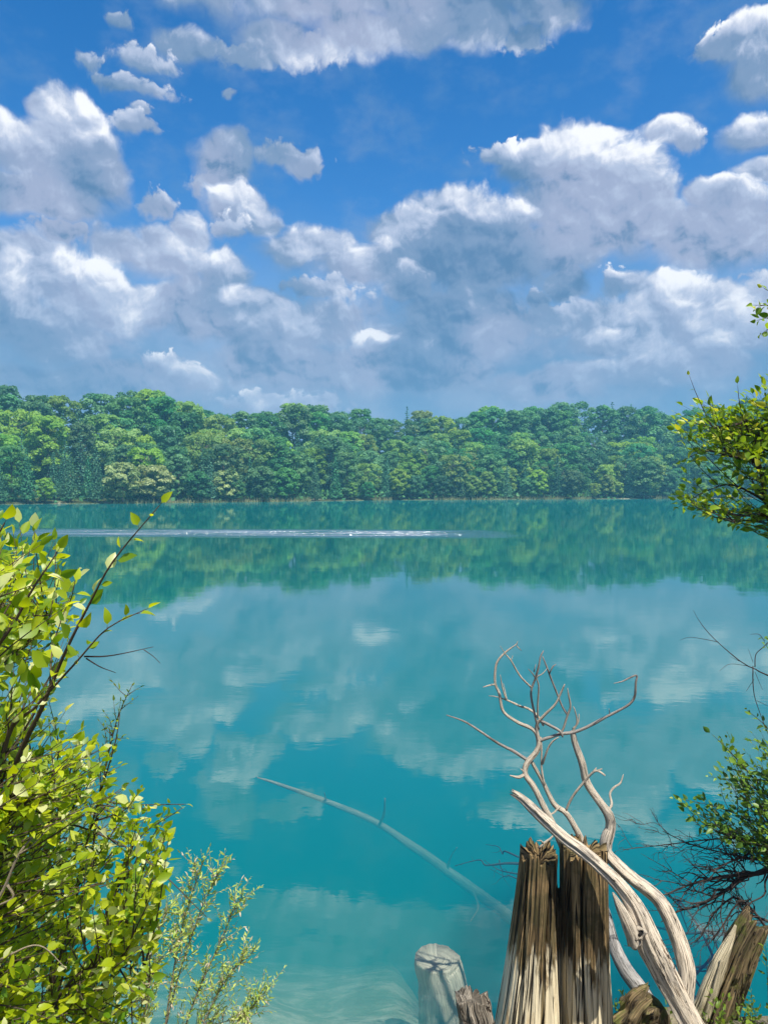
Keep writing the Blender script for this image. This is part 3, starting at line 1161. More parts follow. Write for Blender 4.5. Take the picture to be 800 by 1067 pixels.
def PP(rows):
    """rows (px,py,d,radius_mm) -> xyz r"""
    return [tuple(P(a, b, d)) + (r / 1000.0,) for a, b, d, r in rows]


def leafy(bg, lg, path, size, spacing, start=.25, width=.6, spread=1.0, up=.35, curl=.25, fold=.25, jitter=.35, pair=False, petiole=.25, tint=None, rr=None, scaletip=.7):
    """twig along path (rows xyz r) with alternate leaves"""
    L = np.linalg.norm(np.diff(np.asarray(path)[:, :3], axis=0), axis=1).sum()
    nn = max(4, int(L / .03))
    c = spline(path, nn)
    bg.tube(path, seg=5, n=nn)
    m = max(2, int(L * (1 - start) / spacing))
    t = np.linspace(start, 1, m)
    idx = t * (nn - 1)
    i0 = np.clip(idx.astype(int), 0, nn - 2)
    f = (idx - i0)[:, None]
    pos = c[i0, :3] * (1 - f) + c[i0 + 1, :3] * f
    T = c[i0 + 1, :3] - c[i0, :3]
    T /= np.linalg.norm(T, axis=1, keepdims=True)
    reps = 2 if pair else 1
    for rep in range(reps):
        phi = np.arange(m) * (math.pi if not pair else math.pi / 2) + rep * math.pi + rng.uniform(-.7, .7, m) + rng.uniform(0, 6)
        a = np.cross(T, np.array([0, 0, 1.0]))
        a /= np.maximum(np.linalg.norm(a, axis=1, keepdims=True), 1e-6)
        b2 = np.cross(a, T)
        side = a * np.cos(phi)[:, None] + b2 * np.sin(phi)[:, None] * .6
        d = T * rng.uniform(.3, .8, (m, 1)) + side * spread + rng.normal(size=(m, 3)) * jitter * .5 + np.array([0, 0, up * .4])
        d[-1] = T[-1]
        d /= np.linalg.norm(d, axis=1, keepdims=True)
        nrm = np.array([.25, -.25, 1.0]) + rng.normal(size=(m, 3)) * jitter * 1.6
        s = size * rng.uniform(.42, 1.35, m) * (1 - (1 - scaletip) * t)
        p0 = pos + d * (s * petiole)[:, None]
        for k in range(m):
            if s[k] > .018 and petiole > .1:
                bg.tube([tuple(pos[k]) + (.0007,), tuple(p0[k]) + (.0005,)], seg=3, n=2)
        lg.leaves(p0, d, nrm, s, width=width, curl=curl, fold=fold, tint=tint if tint is None else rng.uniform(*tint, m), rows=5)


M_bushleaf = leaf_mat("sunlit_shrub_leaf", (.110, .240, .005), (.560, .620, .008), (.70, .72, .35), trans=.55, gloss=.75)
M_sedge = leaf_mat("pale_willow_leaf", (.24, .38, .05), (.56, .62, .18), (.6, .5, .38), trans=.4, gloss=.3)
M_herb = leaf_mat("small_herb_leaf", (.09, .17, .02), (.21, .30, .04), None, trans=.45, gloss=.3)
M_treeleaf = leaf_mat("overhanging_tree_leaf", (.095, .200, .014), (.300, .420, .022), (.50, .50, .05), trans=.42, gloss=.35)
M_darkleaf = leaf_mat("dark_shrub_leaf", (.040, .115, .016), (.190, .320, .030), None, trans=.35, gloss=.4)


def grow(root_name, label, cat, base, stems, poly, drange, ntwig, leaf, bark, leafm, group=None, gapf=None, back=(-60, 70), leafname='leaves', barkname='branches', sizef=None):
    """shrub: main stems, then twigs reaching for points spread through its volume"""
    root = empty(root_name, base)
    tag(root, label, cat, group)
    bg, lg = Geo(), Geo()
    SP = []
    for st, lf in stems:
        pts = PP(st)
        if lf:
            leafy(bg, lg, pts, **{**leaf, **lf})
        else:
            bg.tube(pts, seg=7, step=.03, rough=.08)
        c = spline(pts, 40)
        SP.append(c)
    SPa = np.vstack(SP)
    x0, x1 = min(p_[0] for p_ in poly), max(p_[0] for p_ in poly)
    y0, y1 = min(p_[1] for p_ in poly), max(p_[1] for p_ in poly)
    k = tries = 0
    while k < ntwig and tries < ntwig * 40:
        tries += 1
        px, py = random.uniform(x0, x1), random.uniform(y0, y1)
        if not poly_in(px, py, poly):
            continue
        if gapf and gapf(px, py) < random.random():
            continue
        d = random.uniform(*drange)
        tip = np.array(P(px, py, d))
        # start from the stem point that lies nearest to a spot below / behind the tip
        want = np.array(P(px + back[0] * random.uniform(.4, 1.2), py + back[1] * random.uniform(.4, 1.4), d))
        j = np.argmin(np.linalg.norm(SPa[:, :3] - want, axis=1) + np.maximum(SPa[:, 2] - tip[2], 0) * 2)
        s = SPa[j, :3]
        L = np.linalg.norm(tip - s)
        if L < .05:
            continue
        if L > .6:
            s = tip + (s - tip) * (.6 / L)
            L = .6
        mid = (s + tip) / 2 + rng.uniform(-1, 1, 3) * L * .08 + np.array([0, 0, -.04 * L])
        r0 = .0012 + .004 * L
        path = [tuple(s) + (r0,), tuple(mid) + (r0 * .7,), tuple(tip) + (.0006,)]
        lf_ = dict(leaf)
        if sizef:
            lf_['size'] = leaf['size'] * sizef(px, py)
            lf_['spacing'] = leaf['spacing'] * sizef(px, py)
        leafy(bg, lg, path, **lf_)
        k += 1
    inv = Vector(base)
    ob = bg.build(barkname, bark, root)
    ol = lg.build(leafname, leafm, root)
    for o in (ob, ol):
        o.data.transform(__import__('mathutils').Matrix.Translation(-inv))
    return root, ob, ol


# ---- big sunlit shrub on the left
poly = [(-60, 540), (-20, 528), (2, 530), (16, 548), (42, 548), (52, 560), (70, 572), (84, 604), (82, 640), (92, 660), (90, 700), (78, 728), (82, 762), (112, 785),
        (150, 818), (172, 838), (176, 856), (178, 885), (172, 930), (165, 985), (160, 1020), (150, 1090), (-60, 1090)]


def gaps(px, py):
    if py < 640:
        return .75 if px < 45 else .38
    if px > 70 and py < 760:
        return .2
    if px < 75 and 655 < py < 745:
        return .5
    if px > 95:
        return .8
    return 1.0


LF = dict(size=.044, spacing=.021, start=.25, width=.62, curl=.25, fold=.25, jitter=.45)
stems = [
    ([(-30, 1120, 1.85, 11), (-5, 960, 1.8, 9), (10, 820, 1.7, 7), (45, 735, 1.62, 5), (68, 680, 1.58, 3.6), (92, 632, 1.55, 2.6), (118, 585, 1.52, 1.9), (166, 527, 1.5, 1.0)], dict(start=.70, spacing=.028, size=.046, spread=.8)),
    ([(-20, 1130, 1.9, 10), (-12, 900, 1.8, 8), (8, 770, 1.65, 5), (36, 738, 1.6, 3.2), (78, 692, 1.56, 2.2), (112, 655, 1.54, 1.6), (152, 635, 1.53, .9)], dict(start=.68, spacing=.022, size=.040, spread=.7)),
    ([(20, 1130, 2.0, 7), (62, 1000, 1.95, 4.5), (85, 900, 1.9, 3.2), (104, 830, 1.85, 2.4), (120, 775, 1.8, 1.6), (125, 745, 1.8, 1)], dict(start=.35, spacing=.020, size=.028, spread=.9)),
    ([(60, 1130, 2.1, 6), (90, 1040, 2.05, 4), (108, 960, 2.0, 3), (140, 880, 1.95, 2), (190, 842, 1.9, 1)], dict(start=.6, spacing=.018, size=.030)),
    ([(-60, 1100, 1.7, 9), (-50, 800, 1.6, 7), (-30, 620, 1.5, 4), (5, 545, 1.42, 1.5)], dict(start=.6, spacing=.02)),
    ([(-40, 1100, 1.6, 7), (-30, 760, 1.5, 5), (20, 640, 1.45, 3), (60, 575, 1.42, 1.2)], dict(start=.6, spacing=.02)),
    ([(0, 1130, 2.2, 7), (30, 900, 2.1, 5), (60, 860, 2.0, 3), (110, 872, 1.95, 2.4), (160, 902, 1.9, 1.6), (215, 955, 1.9, .9)], dict(start=.65, spacing=.03, size=.026)),
    ([(0, 1130, 2.3, 6), (25, 860, 2.2, 4), (70, 830, 2.1, 3), (130, 838, 2.0, 2), (192, 838, 1.95, 1)], dict(start=.45, spacing=.020, size=.028)),
    ([(30, 1130, 1.8, 6), (50, 1060, 1.75, 4), (90, 1010, 1.7, 3), (150, 1010, 1.7, 1)], dict(start=.4, spacing=.02, size=.030)),
    ([(-60, 1100, 2.4, 6), (-60, 760, 2.2, 4), (10, 690, 2.1, 2.5), (60, 640, 2.0, 1)], dict(start=.5, spacing=.025)),
]
b0 = P(-20, 1120, 1.9)
base_ = (b0[0], b0[1], float(ground_z(b0[0], b0[1])))
root, ob, ol = grow('leafy_shrub', 'big sunlit yellow green shrub filling the left edge with long shoots over the water', 'shrub',
                    base_, stems, poly, (1.45, 2.35), 1000, LF, M_twig, M_bushleaf, gapf=gaps, sizef=lambda a, b: 1.2 if b < 700 else .88)

# bare forked twig and pale dry stems belonging to it
g = Geo()
for st in ([(88, 684, 1.56, 2), (108, 684, 1.56, 1.6), (128, 681, 1.56, 1.2), (160, 674, 1.56, .6)], [(90, 686, 1.56, 1.6), (105, 695, 1.56, 1.2), (121, 701, 1.56, .6)],
           [(150, 677, 1.56, .9), (160, 684, 1.56, .7), (167, 691, 1.56, .5)]):
    g.tube(PP(st), seg=6, n=10)
g.build('bare_twig', M_darktwig, root).matrix_parent_inverse = __import__('mathutils').Matrix.Translation(-Vector(base_))
g = Geo()
for st in ([(-10, 950, 1.5, 4), (5, 925, 1.5, 3.2), (20, 890, 1.5, 2.6), (38, 868, 1.52, 1.6)], [(8, 922, 1.5, 3), (14, 935, 1.5, 2.4), (-5, 945, 1.5, 2)], [(20, 890, 1.5, 2), (35, 880, 1.5, 1.4), (52, 862, 1.52, .8)],
           [(0, 1000, 1.5, 2.4), (40, 985, 1.5, 1.4), (70, 1010, 1.5, .8)]):
    g.tube(PP(st), seg=6, n=14, rough=.1)
g.build('dry_stem', M_palestem, root).matrix_parent_inverse = __import__('mathutils').Matrix.Translation(-Vector(base_))


def plant(name, label, cat, basepx, stems, bark, leafm, leaf, side=None, leafname='leaves', group=None):
    b = P(*basepx)
    base = (b[0], b[1], float(ground_z(b[0], b[1])))
    r = empty(name, base)
    tag(r, label, cat, group)
    bg, lg = Geo(), Geo()
    for st, lf in stems:
        pts = PP(st)
        leafy(bg, lg, pts, **{**leaf, **(lf or {})})
        if side:
            c = spline(pts, 60)
            for k in range(side['n']):
                i = int(60 * random.uniform(side.get('from', .35), .97))
                s = c[i, :3]
                T = c[min(i + 1, 59), :3] - c[max(i - 1, 0), :3]
                T = T / np.linalg.norm(T)
                L = side['len'] * random.uniform(.5, 1.2) * (1.15 - i / 60 * .6)
                d = T * .8 + rng.normal(size=3) * .55
                d /= np.linalg.norm(d)
                e = s + d * L + np.array([0, 0, side.get('rise', .02)])
                leafy(bg, lg, [tuple(s) + (.0011,), tuple((s + e) / 2 + rng.normal(size=3) * L * .06) + (.0008,), tuple(e) + (.0004,)], **{**leaf, **side.get('leaf', {})})
    M4 = __import__('mathutils').Matrix.Translation(-Vector(base))
    o1 = bg.build('stems', bark, r)
    o2 = lg.build(leafname, leafm, r)
    o1.data.transform(M4)
    o2.data.transform(M4)
    return r


# ---- pale feathery willow weed at the foot of the shrub
LW = dict(size=.024, spacing=.0060, start=.2, width=.26, curl=.4, fold=.15, jitter=.7, spread=.8, petiole=.02)
plant('willow_weed', 'pale feathery willow weed with fluffy narrow leaves in front of the shallow water', 'plant', (175, 1130, 2.5), [
    ([(160, 1130, 2.5, 4), (180, 1040, 2.5, 3), (200, 975, 2.5, 2.2), (215, 935, 2.5, 1.6), (233, 901, 2.5, .8)], None),
    ([(165, 1130, 2.45, 4), (178, 1030, 2.45, 3), (192, 960, 2.45, 2), (212, 897, 2.45, .8)], None),
    ([(175, 1130, 2.6, 4), (200, 1050, 2.6, 3), (228, 985, 2.6, 2), (248, 940, 2.6, 1.2), (262, 936, 2.6, .7)], None),
    ([(190, 1130, 2.6, 3), (215, 1060, 2.6, 2), (240, 1015, 2.6, 1.6), (266, 990, 2.6, .8)], None),
    ([(195, 1130, 2.6, 3), (230, 1085, 2.6, 2), (262, 1050, 2.6, 1.4), (285, 1022, 2.6, .7)], None),
    ([(140, 1130, 2.4, 3), (150, 1030, 2.4, 2.4), (165, 970, 2.4, 1.6), (178, 945, 2.4, .8)], None),
    ([(150, 1130, 2.7, 3), (190, 1080, 2.7, 2), (215, 1070, 2.7, 1.6), (245, 1062, 2.7, .8)], None),
    ([(120, 1130, 2.3, 4), (150, 1060, 2.3, 2.6), (160, 1010, 2.3, 1.8), (190, 980, 2.3, .8)], None),
], M_palestem, M_sedge, LW, side=dict(n=48, len=.12, leaf=dict(spacing=.0065)))

plant('young_willow', 'slender grey green sapling with tiny narrow leaves rising beside the shrub over the water', 'plant', (90, 1130, 2.0), [
    ([(85, 1130, 2.0, 4), (90, 950, 1.98, 3), (105, 830, 1.95, 2.4), (118, 765, 1.93, 1.8), (128, 735, 1.92, 1.2), (139, 712, 1.92, .7)], dict(start=.5)),
], M_twig, M_herb, dict(size=.020, spacing=.009, start=.2, width=.36, curl=.3, fold=.2, jitter=.5, spread=.8, petiole=.03),
    side=dict(n=26, len=.075, **{'from': .62}))

plant('bare_stalk', 'single thin bare stalk standing between the shrub and the shallow water', 'plant', (136, 1130, 2.2), [
    ([(140, 1130, 2.2, 2.6), (136, 1000, 2.2, 2.0), (136, 930, 2.2, 1.6), (134, 905, 2.2, .8)], dict(start=.93))], M_darktwig, M_herb, dict(size=.012, spacing=.02, width=.4))


# ---- dead wood by the stump
def limb(g, rows, seg=10, **kw):
    g.tube(PP(rows), seg=seg, **kw)


root = empty('dead_tree', P(713, 1062, 4.35))
tag(root, 'bleached bare dead tree with curling branches rising behind the split stump', 'dead tree')
MI = __import__('mathutils').Matrix.Translation(-root.location)


def setpar(o, rt):
    o.data.transform(__import__('mathutils').Matrix.Translation(-rt.location))
    return o


g = Geo()
limb(g, [(716, 1080, 4.33, 49), (713, 1045, 4.36, 48), (714, 1010, 4.4, 48), (704, 974, 4.48, 46), (686, 938, 4.55, 44), (658, 915, 4.62, 39), (634, 892, 4.68, 32), (632, 880, 4.7, 30),
         (636, 862, 4.72, 33), (634, 850, 4.72, 30), (626, 838, 4.72, 25), (612, 817, 4.73, 24), (606, 795, 4.74, 22), (599, 776, 4.75, 19), (596, 762, 4.75, 17)],
     seg=24, step=.02, rough=.12, flute=.10, freq=9)
limb(g, [(636, 862, 4.72, 26), (632, 870, 4.71, 34), (630, 882, 4.70, 36), (634, 895, 4.68, 30)], seg=14, n=14, rough=.1)
setpar(g.build('trunk', M_bleached, root), root)

BR = [
    # B, the left bright stem
    [(586, 884, 4.62, 20.6), (577, 862, 4.64, 22.4), (566, 840, 4.66, 20.6), (556, 820, 4.68, 18.9), (547, 807, 4.70, 17.2), (549, 795, 4.72, 18.9), (559, 783, 4.74, 18.1), (561, 773, 4.75, 15.5),
     (556, 761, 4.75, 12.9), (538, 752, 4.76, 10.3), (524, 741, 4.77, 9.5), (520, 723, 4.78, 9.0), (515.5, 711, 4.79, 8.6), (517, 692, 4.8, 7.7), (525, 681, 4.8, 6.5), (538, 671, 4.81, 3.4)],
    [(538, 672, 4.81, 4.3), (539, 668, 4.81, 1.7)], [(538, 673, 4.81, 4.3), (543, 678, 4.81, 1.7)],
    [(516, 713, 4.79, 6.0), (510, 714, 4.75, 5.2), (503, 716, 4.72, 1.7)],
    [(546, 807, 4.70, 12.0), (540, 810, 4.68, 10.3), (531, 808, 4.66, 3.4)], [(546, 804, 4.7, 6.9), (542, 801, 4.7, 2.6)],
    # C
    [(561, 775, 4.75, 13.8), (559, 756, 4.74, 11.2), (566, 746, 4.72, 8.6), (578, 734, 4.7, 7.3), (584, 722, 4.69, 6.5), (588, 713, 4.68, 3.4)],
    # F
    [(566, 756, 4.73, 7.7), (559, 745, 4.74, 7.7), (549, 738, 4.78, 6.9), (542, 736, 4.8, 6.9), (529, 730, 4.83, 6.0), (517, 726, 4.86, 3.4), (509, 725, 4.88, 1.7)],
    [(527, 729, 4.83, 5.2), (523, 715, 4.83, 4.3), (521, 703, 4.82, 1.7)], [(528, 730, 4.83, 4.3), (526, 720, 4.86, 2.6), (524, 712, 4.87, 1.3)],
    # E
    [(553, 716, 4.72, 6.0), (543, 706, 4.7, 5.6), (537, 697, 4.69, 5.2), (532, 688, 4.68, 4.3), (526, 681, 4.67, 3.4), (521, 673, 4.66, 1.3)],
    [(532, 689, 4.68, 3.4), (534, 683, 4.68, 1.3)],
    # G2 thin upright
    [(560, 748, 4.73, 6.0), (560, 734, 4.7, 5.6), (561, 715, 4.68, 5.2), (559, 706, 4.67, 4.3), (565, 702, 4.66, 3.4), (570, 696, 4.66, 1.3)],
    # H
    [(583, 766, 4.74, 6.9), (587, 758, 4.73, 6.9), (591, 745, 4.72, 6.9), (594, 736, 4.71, 6.0), (592, 724, 4.7, 5.2), (591, 717, 4.7, 2.6)],
    [(596, 763, 4.75, 6.9), (601, 752, 4.74, 5.2), (598, 738, 4.73, 3.4), (597, 736, 4.73, 1.7)], [(596, 760, 4.75, 6.0), (602, 753, 4.75, 5.2), (603, 744, 4.75, 2.6)],
    # M pale curl hanging low on the right
    [(633, 845, 4.9, 8.6), (637, 838, 4.95, 9.5), (635, 827, 5.0, 7.7), (640, 820, 5.02, 6.9), (646, 816, 5.03, 6.0), (649, 807, 5.04, 2.6)],
    # K
    [(612, 900, 4.66, 18.9), (609, 884, 4.66, 20.6), (602, 868, 4.67, 19.8), (590, 848, 4.69, 18.1), (577, 838, 4.70, 16.3), (566, 816, 4.72, 12.9), (555, 796, 4.74, 11.2), (551, 790, 4.74, 8.6)],
    # L
    [(589, 845, 4.69, 7.7), (594, 834, 4.68, 7.7), (599, 826, 4.67, 7.7), (608, 815, 4.66, 7.7), (616, 806, 4.64, 7.7), (622, 803, 4.62, 7.7), (630, 808, 4.6, 5.2)],
    [(617, 805, 4.64, 6.0), (621, 800, 4.64, 2.6)], [(622, 803, 4.62, 6.0), (627, 801, 4.61, 2.6)],
    # small ones at the fork
    [(565, 796, 4.72, 6.9), (568, 787, 4.7, 6.9), (572, 777, 4.69, 6.0), (577, 771, 4.68, 5.2), (582, 768, 4.67, 2.6)],
    [(567, 818, 4.71, 7.7), (564, 800, 4.72, 6.0), (564, 780, 4.74, 6.0), (563, 768, 4.75, 5.2)],
    [(583, 840, 4.68, 6.9), (575, 848, 4.66, 5.2), (568, 845, 4.65, 2.6)],
    [(561, 884, 4.55, 7.7), (566, 879, 4.55, 7.7), (574, 873, 4.56, 6.0), (578, 868, 4.57, 3.4)], [(566, 879, 4.55, 6.0), (562, 875, 4.54, 4.3), (559, 876, 4.54, 1.7)],
]
DK = [
    # J long left
    [(549, 792, 4.73, 11.2), (535, 783, 4.71, 9.5), (518, 774, 4.69, 8.6), (500, 762, 4.67, 6.9), (484, 752, 4.65, 6.0), (465, 745, 4.63, 2.6)],
    # D dark upright
    [(561, 760, 4.74, 7.7), (557, 745, 4.73, 6.9), (553, 722, 4.72, 6.9), (558, 706, 4.71, 6.9), (561, 694, 4.7, 6.0), (563, 684, 4.7, 5.2), (566, 678, 4.7, 2.6)],
    [(558, 707, 4.71, 5.2), (554, 701, 4.7, 3.4), (550, 697, 4.7, 1.7)], [(556, 700, 4.7, 4.3), (558, 692, 4.7, 1.7)],
    # G
    [(565, 684, 4.7, 3.4), (569, 694, 4.7, 5.2), (573, 705, 4.71, 5.6), (579, 720, 4.72, 6.0), (585, 735, 4.73, 6.0), (591, 745, 4.73, 6.9)],
    [(572, 702, 4.7, 4.3), (576, 694, 4.7, 4.3), (579, 692, 4.7, 1.7)],
    # F right part and centre knot
    [(563, 751, 4.73, 9.5), (573, 756, 4.72, 9.5), (583, 762, 4.72, 8.6), (586, 768, 4.72, 5.2)],
    # I long right
    [(561, 772, 4.75, 11.2), (570, 769, 4.74, 10.3), (583, 765, 4.74, 10.3), (597, 763, 4.74, 10.3), (608, 759, 4.72, 10.3), (620, 753, 4.7, 9.5), (633, 746, 4.68, 8.6), (645, 740, 4.66, 7.7), (656, 733, 4.64, 7.7),
     (661, 725, 4.63, 7.7), (662, 712, 4.62, 6.9), (663, 704, 4.62, 6.0), (656, 706, 4.6, 5.2), (648, 710, 4.59, 4.3), (639, 712, 4.58, 1.7)],
    [(635, 745, 4.68, 4.3), (634, 738, 4.68, 1.3)],
]
g = Geo()
for b in BR:
    limb(g, b, seg=9, step=.018, rough=.10, freq=22, flute=.04)
setpar(g.build('pale_branches', M_bleached, root), root)
g = Geo()
for b in DK:
    limb(g, b, seg=9, step=.016, rough=.12, freq=24)
M_brdk = wood_mat("dark_backed_branch", (.50, .45, .39), (.16, .13, .11), (.08, .07, .06), spot_amt=.8, bump=.004)
o = setpar(g.build('dark_branches', M_brdk, root), root)

# leaning driftwood log with knot hole and splinter
root = empty('driftwood_log', P(725, 1085, 4.12))
tag(root, 'bleached leaning driftwood log with a knot hole resting against the split stump', 'driftwood')
g = Geo()
limb(g, [(760, 1130, 4.0, 57), (735, 1090, 4.08, 57), (719, 1064, 4.12, 58), (706, 1040, 4.16, 60), (692, 1014, 4.18, 64), (681, 992, 4.19, 69), (672, 972, 4.2, 69), (665, 952, 4.21, 53),
         (655, 934, 4.23, 41), (641, 917, 4.25, 36), (622, 899, 4.28, 34), (604, 884, 4.32, 33), (590, 874, 4.36, 31), (573, 859, 4.42, 30), (556, 843, 4.48, 28), (544, 832, 4.52, 22), (536, 827, 4.54, 17)],
     seg=48, step=.016, rough=.08, flute=.30, nfl=9, freq=5, jag=.03)
setpar(g.build('log', M_bleached, root), root)
g = Geo()
limb(g, [(660, 984, 4.15, 34), (655, 966, 4.13, 36), (648, 950, 4.13, 26), (642, 938, 4.14, 14), (638, 930, 4.15, 4)], seg=12, step=.015, flute=.35, rough=.2)
limb(g, [(662, 970, 4.17, 22), (652, 952, 4.17, 18), (642, 944, 4.18, 8)], seg=8, step=.015, flute=.35, rough=.2)
setpar(g.build('splinter', M_bleached, root), root)
# knot hole: a ring of raised wood round a solid plug coloured dark as the pit's shade
g = Geo()
c0 = np.array(P(665, 973, 4.115))
th = np.linspace(0, 2 * math.pi, 22)
ring = [tuple(c0 + np.array([math.cos(t) * .030 * (1 + .25 * math.sin(3 * t)), -.004 * math.cos(t * 2), math.sin(t) * .036 * (1 + .2 * math.cos(2 * t))])) + (.010 + .003 * math.sin(5 * t),) for t in th]
g.tube(ring, seg=8, n=60, rough=.15, freq=40)
setpar(g.build('knot_rim', M_bleached, root), root)
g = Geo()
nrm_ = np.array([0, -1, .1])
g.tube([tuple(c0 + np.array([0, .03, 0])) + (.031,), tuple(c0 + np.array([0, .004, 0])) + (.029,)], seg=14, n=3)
m_hole, n, out = material("knot_hole_shade")
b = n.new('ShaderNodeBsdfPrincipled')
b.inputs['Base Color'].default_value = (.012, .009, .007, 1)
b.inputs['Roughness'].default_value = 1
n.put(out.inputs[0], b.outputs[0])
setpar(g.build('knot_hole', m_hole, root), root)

root = empty('fallen_log', P(672, 1060, 4.9))
tag(root, 'smooth grey fallen log leaning behind the split stump into the water', 'driftwood')
g = Geo()
limb(g, [(690, 1075, 4.75, 56), (671, 1038, 4.85, 54), (651, 1010, 4.95, 50), (638, 982, 5.05, 46), (629, 950, 5.15, 44), (620, 925, 5.25, 40)], seg=18, step=.03, rough=.07, flute=.06)
setpar(g.build('log', M_bleached_grey, root), root)


# ---- split stump
def half_stump(name, rt, cpx, top_w, bot_w, ytop, d, seedv, lean, flat_side):
    """fluted, jagged half of a rotten trunk; cpx = (top centre px, bottom centre px)"""
    zt = P(cpx[0], ytop, d)[2]
    zb = -0.40
    nz, na = 170, 260
    th = np.linspace(0, 2 * math.pi, na, endpoint=False)
    T = np.linspace(0, 1, nz)
    ct, st = np.cos(th), np.sin(th)
    xt = P(cpx[0], ytop, d)[0]
    xb = P(cpx[1], 1067, d)[0] + (P(cpx[1], 1067, d)[0] - xt) * .35
    V = np.zeros((nz, na, 3))
    for k, t in enumerate(T):
        z = zb + (zt - zb) * t
        hw = (bot_w + (top_w - bot_w) * min(1, (t / .95)) ** .62) / 2
        r = hw * (1 + .0 * ct)
        deep = -np.abs(fbm(ct * 2.3 + seedv, st * 2.3, t * .8, 4)) * (.04 + .08 * min(1, t * 1.5))
        fine = fbm(ct * 11 + seedv, st * 11, t * 1.6, 3) * (.010 + .014 * t)
        slit = np.zeros(na)
        for (a0, wid, dep_) in SLITS[name]:
            aa = a0 + .12 * math.sin(t * 5 + a0 * 3)
            dd = np.angle(np.exp(1j * (th - aa)))
            slit -= dep_ * np.exp(-(dd / wid) ** 2)
        flare = 1 + .22 * (1 - t) ** 3 * (np.cos(th * 3 + seedv) * .5 + .5)
        r = r * (1 + deep + fine + slit * (.6 + .4 * math.sin(t * 4 + seedv) ** 2)) * flare
        x = r * ct
        y = r * st * 1.05
        # the side facing the other half is split nearly flat
        lim = hw * (.80 - .1 * (1 - t)) * (1 + .15 * fbm(st * 2, t * 2.0, seedv, 2))
        x = np.where(flat_side * x > lim, flat_side * (lim + (flat_side * x - lim) * .15), x)
        cx = xb + (xt - xb) * t ** .8
        V[k, :, 0] = cx + x
        V[k, :, 1] = d + y + lean * t
        V[k, :, 2] = z
    # jagged broken top
    jag = .035 * fbm(ct * 4 + seedv, st * 4, 0, 3) + .03 * vnoise(ct * 14, st * 14, seedv)
    tw = np.clip((T - .80) / .20, 0, 1)[:, None]
    V[:, :, 2] += tw * jag[None, :]
    g = Geo()
    i = np.arange(nz - 1)[:, None] * na
    j = np.arange(na)[None, :]
    f = np.stack([i + j, i + (j + 1) % na, i + na + (j + 1) % na, i + na + j], -1).reshape(-1, 4)
    hgt = np.repeat(V[:, 0, 2] - zb, na)
    ang_ = np.tile(th, nz)
    # inner rotten top: rings going in and down
    VV = V.reshape(-1, 3)
    rings = [VV]
    cen = V[-1].mean(0)
    top = V[-1]
    fs = [f]
    nr = 7
    for q_ in range(1, nr + 1):
        s = 1 - q_ / nr * .98
        rg = cen + (top - cen) * s
        rg[:, 2] = top[:, 2] * (s ** .5) + (cen[2] - .10) * (1 - s ** .5) + .02 * vnoise(rg[:, 0] * 60, rg[:, 1] * 60, seedv)
        rings.append(rg)
        b0_ = (nz - 1 + q_ - 1) * na
        jj = np.arange(na)
        fs.append(np.stack([b0_ + jj, b0_ + (jj + 1) % na, b0_ + na + (jj + 1) % na, b0_ + na + jj], -1))
        hgt = np.concatenate([hgt, np.full(na, zt - zb + q_ * .02)])
        ang_ = np.concatenate([ang_, th])
    g.add(np.vstack(rings), np.vstack(fs), None, along=hgt, ang=ang_)
    o = g.build('trunk_half', M_stump, rt)
    return setpar(o, rt)


SLITS = {'l': [(-1.25, .05, .5), (-.6, .10, .45), (-2.3, .05, .25)],
         'r': [(-2.5, .16, .35), (-1.75, .05, .40), (-.9, .05, .30)]}
root = empty('tree_stump', (1.08, 4.5, 0.05))
tag(root, 'tall rotten brown tree stump split in two at the edge of the lake', 'tree stump')
half_stump('l', root, (562, 549), .25, .61, 888, 4.55, 1.3, 0.0, 1)
half_stump('r', root, (606, 608), .305, .385, 884, 4.52, 7.7, 0.0, -1)

g = Geo()
limb(g, [(583, 1170, 4.58, 150), (583, 1130, 4.58, 130), (583, 1060, 4.60, 115), (583, 1000, 4.61, 92), (582, 950, 4.62, 70), (582, 925, 4.62, 55)], seg=60, step=.02, rough=.12, flute=.35, nfl=9, freq=5, jag=.05)
setpar(g.build('heartwood', M_stump, root), root)

# ---- small stub and marl-coated sunken stump
g = Geo()
b = P(497, 1120, 4.35)
g.tube([(b[0] + .01, b[1], -.42, .105), P(498, 1075, 4.35) + (.088,), P(492, 1045, 4.35) + (.077,), P(491, 1037, 4.35) + (.072,)], seg=70, n=60, rough=.12, flute=.38, nfl=10, freq=10, jag=.02)
o = g.build('small_stump', M_small)
tag(o, 'small cracked grey stump poking out of the water beside the split stump', 'stump')
g = Geo()
tx, ty, _ = PZ(457, 999, -.14)
g.tube([(tx + .16, ty - .03, -1.7, .27), (tx + .10, ty - .02, -1.0, .235), (tx + .05, ty, -.55, .205), (tx + .02, ty, -.28, .185), (tx - .01, ty, -.19, .176), (tx - .012, ty, -.125, .170)],
       seg=60, n=70, rough=.07, flute=.05, nfl=8, freq=5, jag=.006)
o = g.build('sunken_stump', M_marlwood)
tag(o, 'pale flat topped stump standing just below the water surface', 'stump')

# ---- sunken log, curved, fading into the lake
root = empty('sunken_log', PZ(540, 965, -1.4))
tag(root, 'long curved pale sunken log fading away under the turquoise water', 'log')


def ZP(rows):
    return [PZ(a, b, z) + (r / 1000.,) for a, b, z, r in rows]


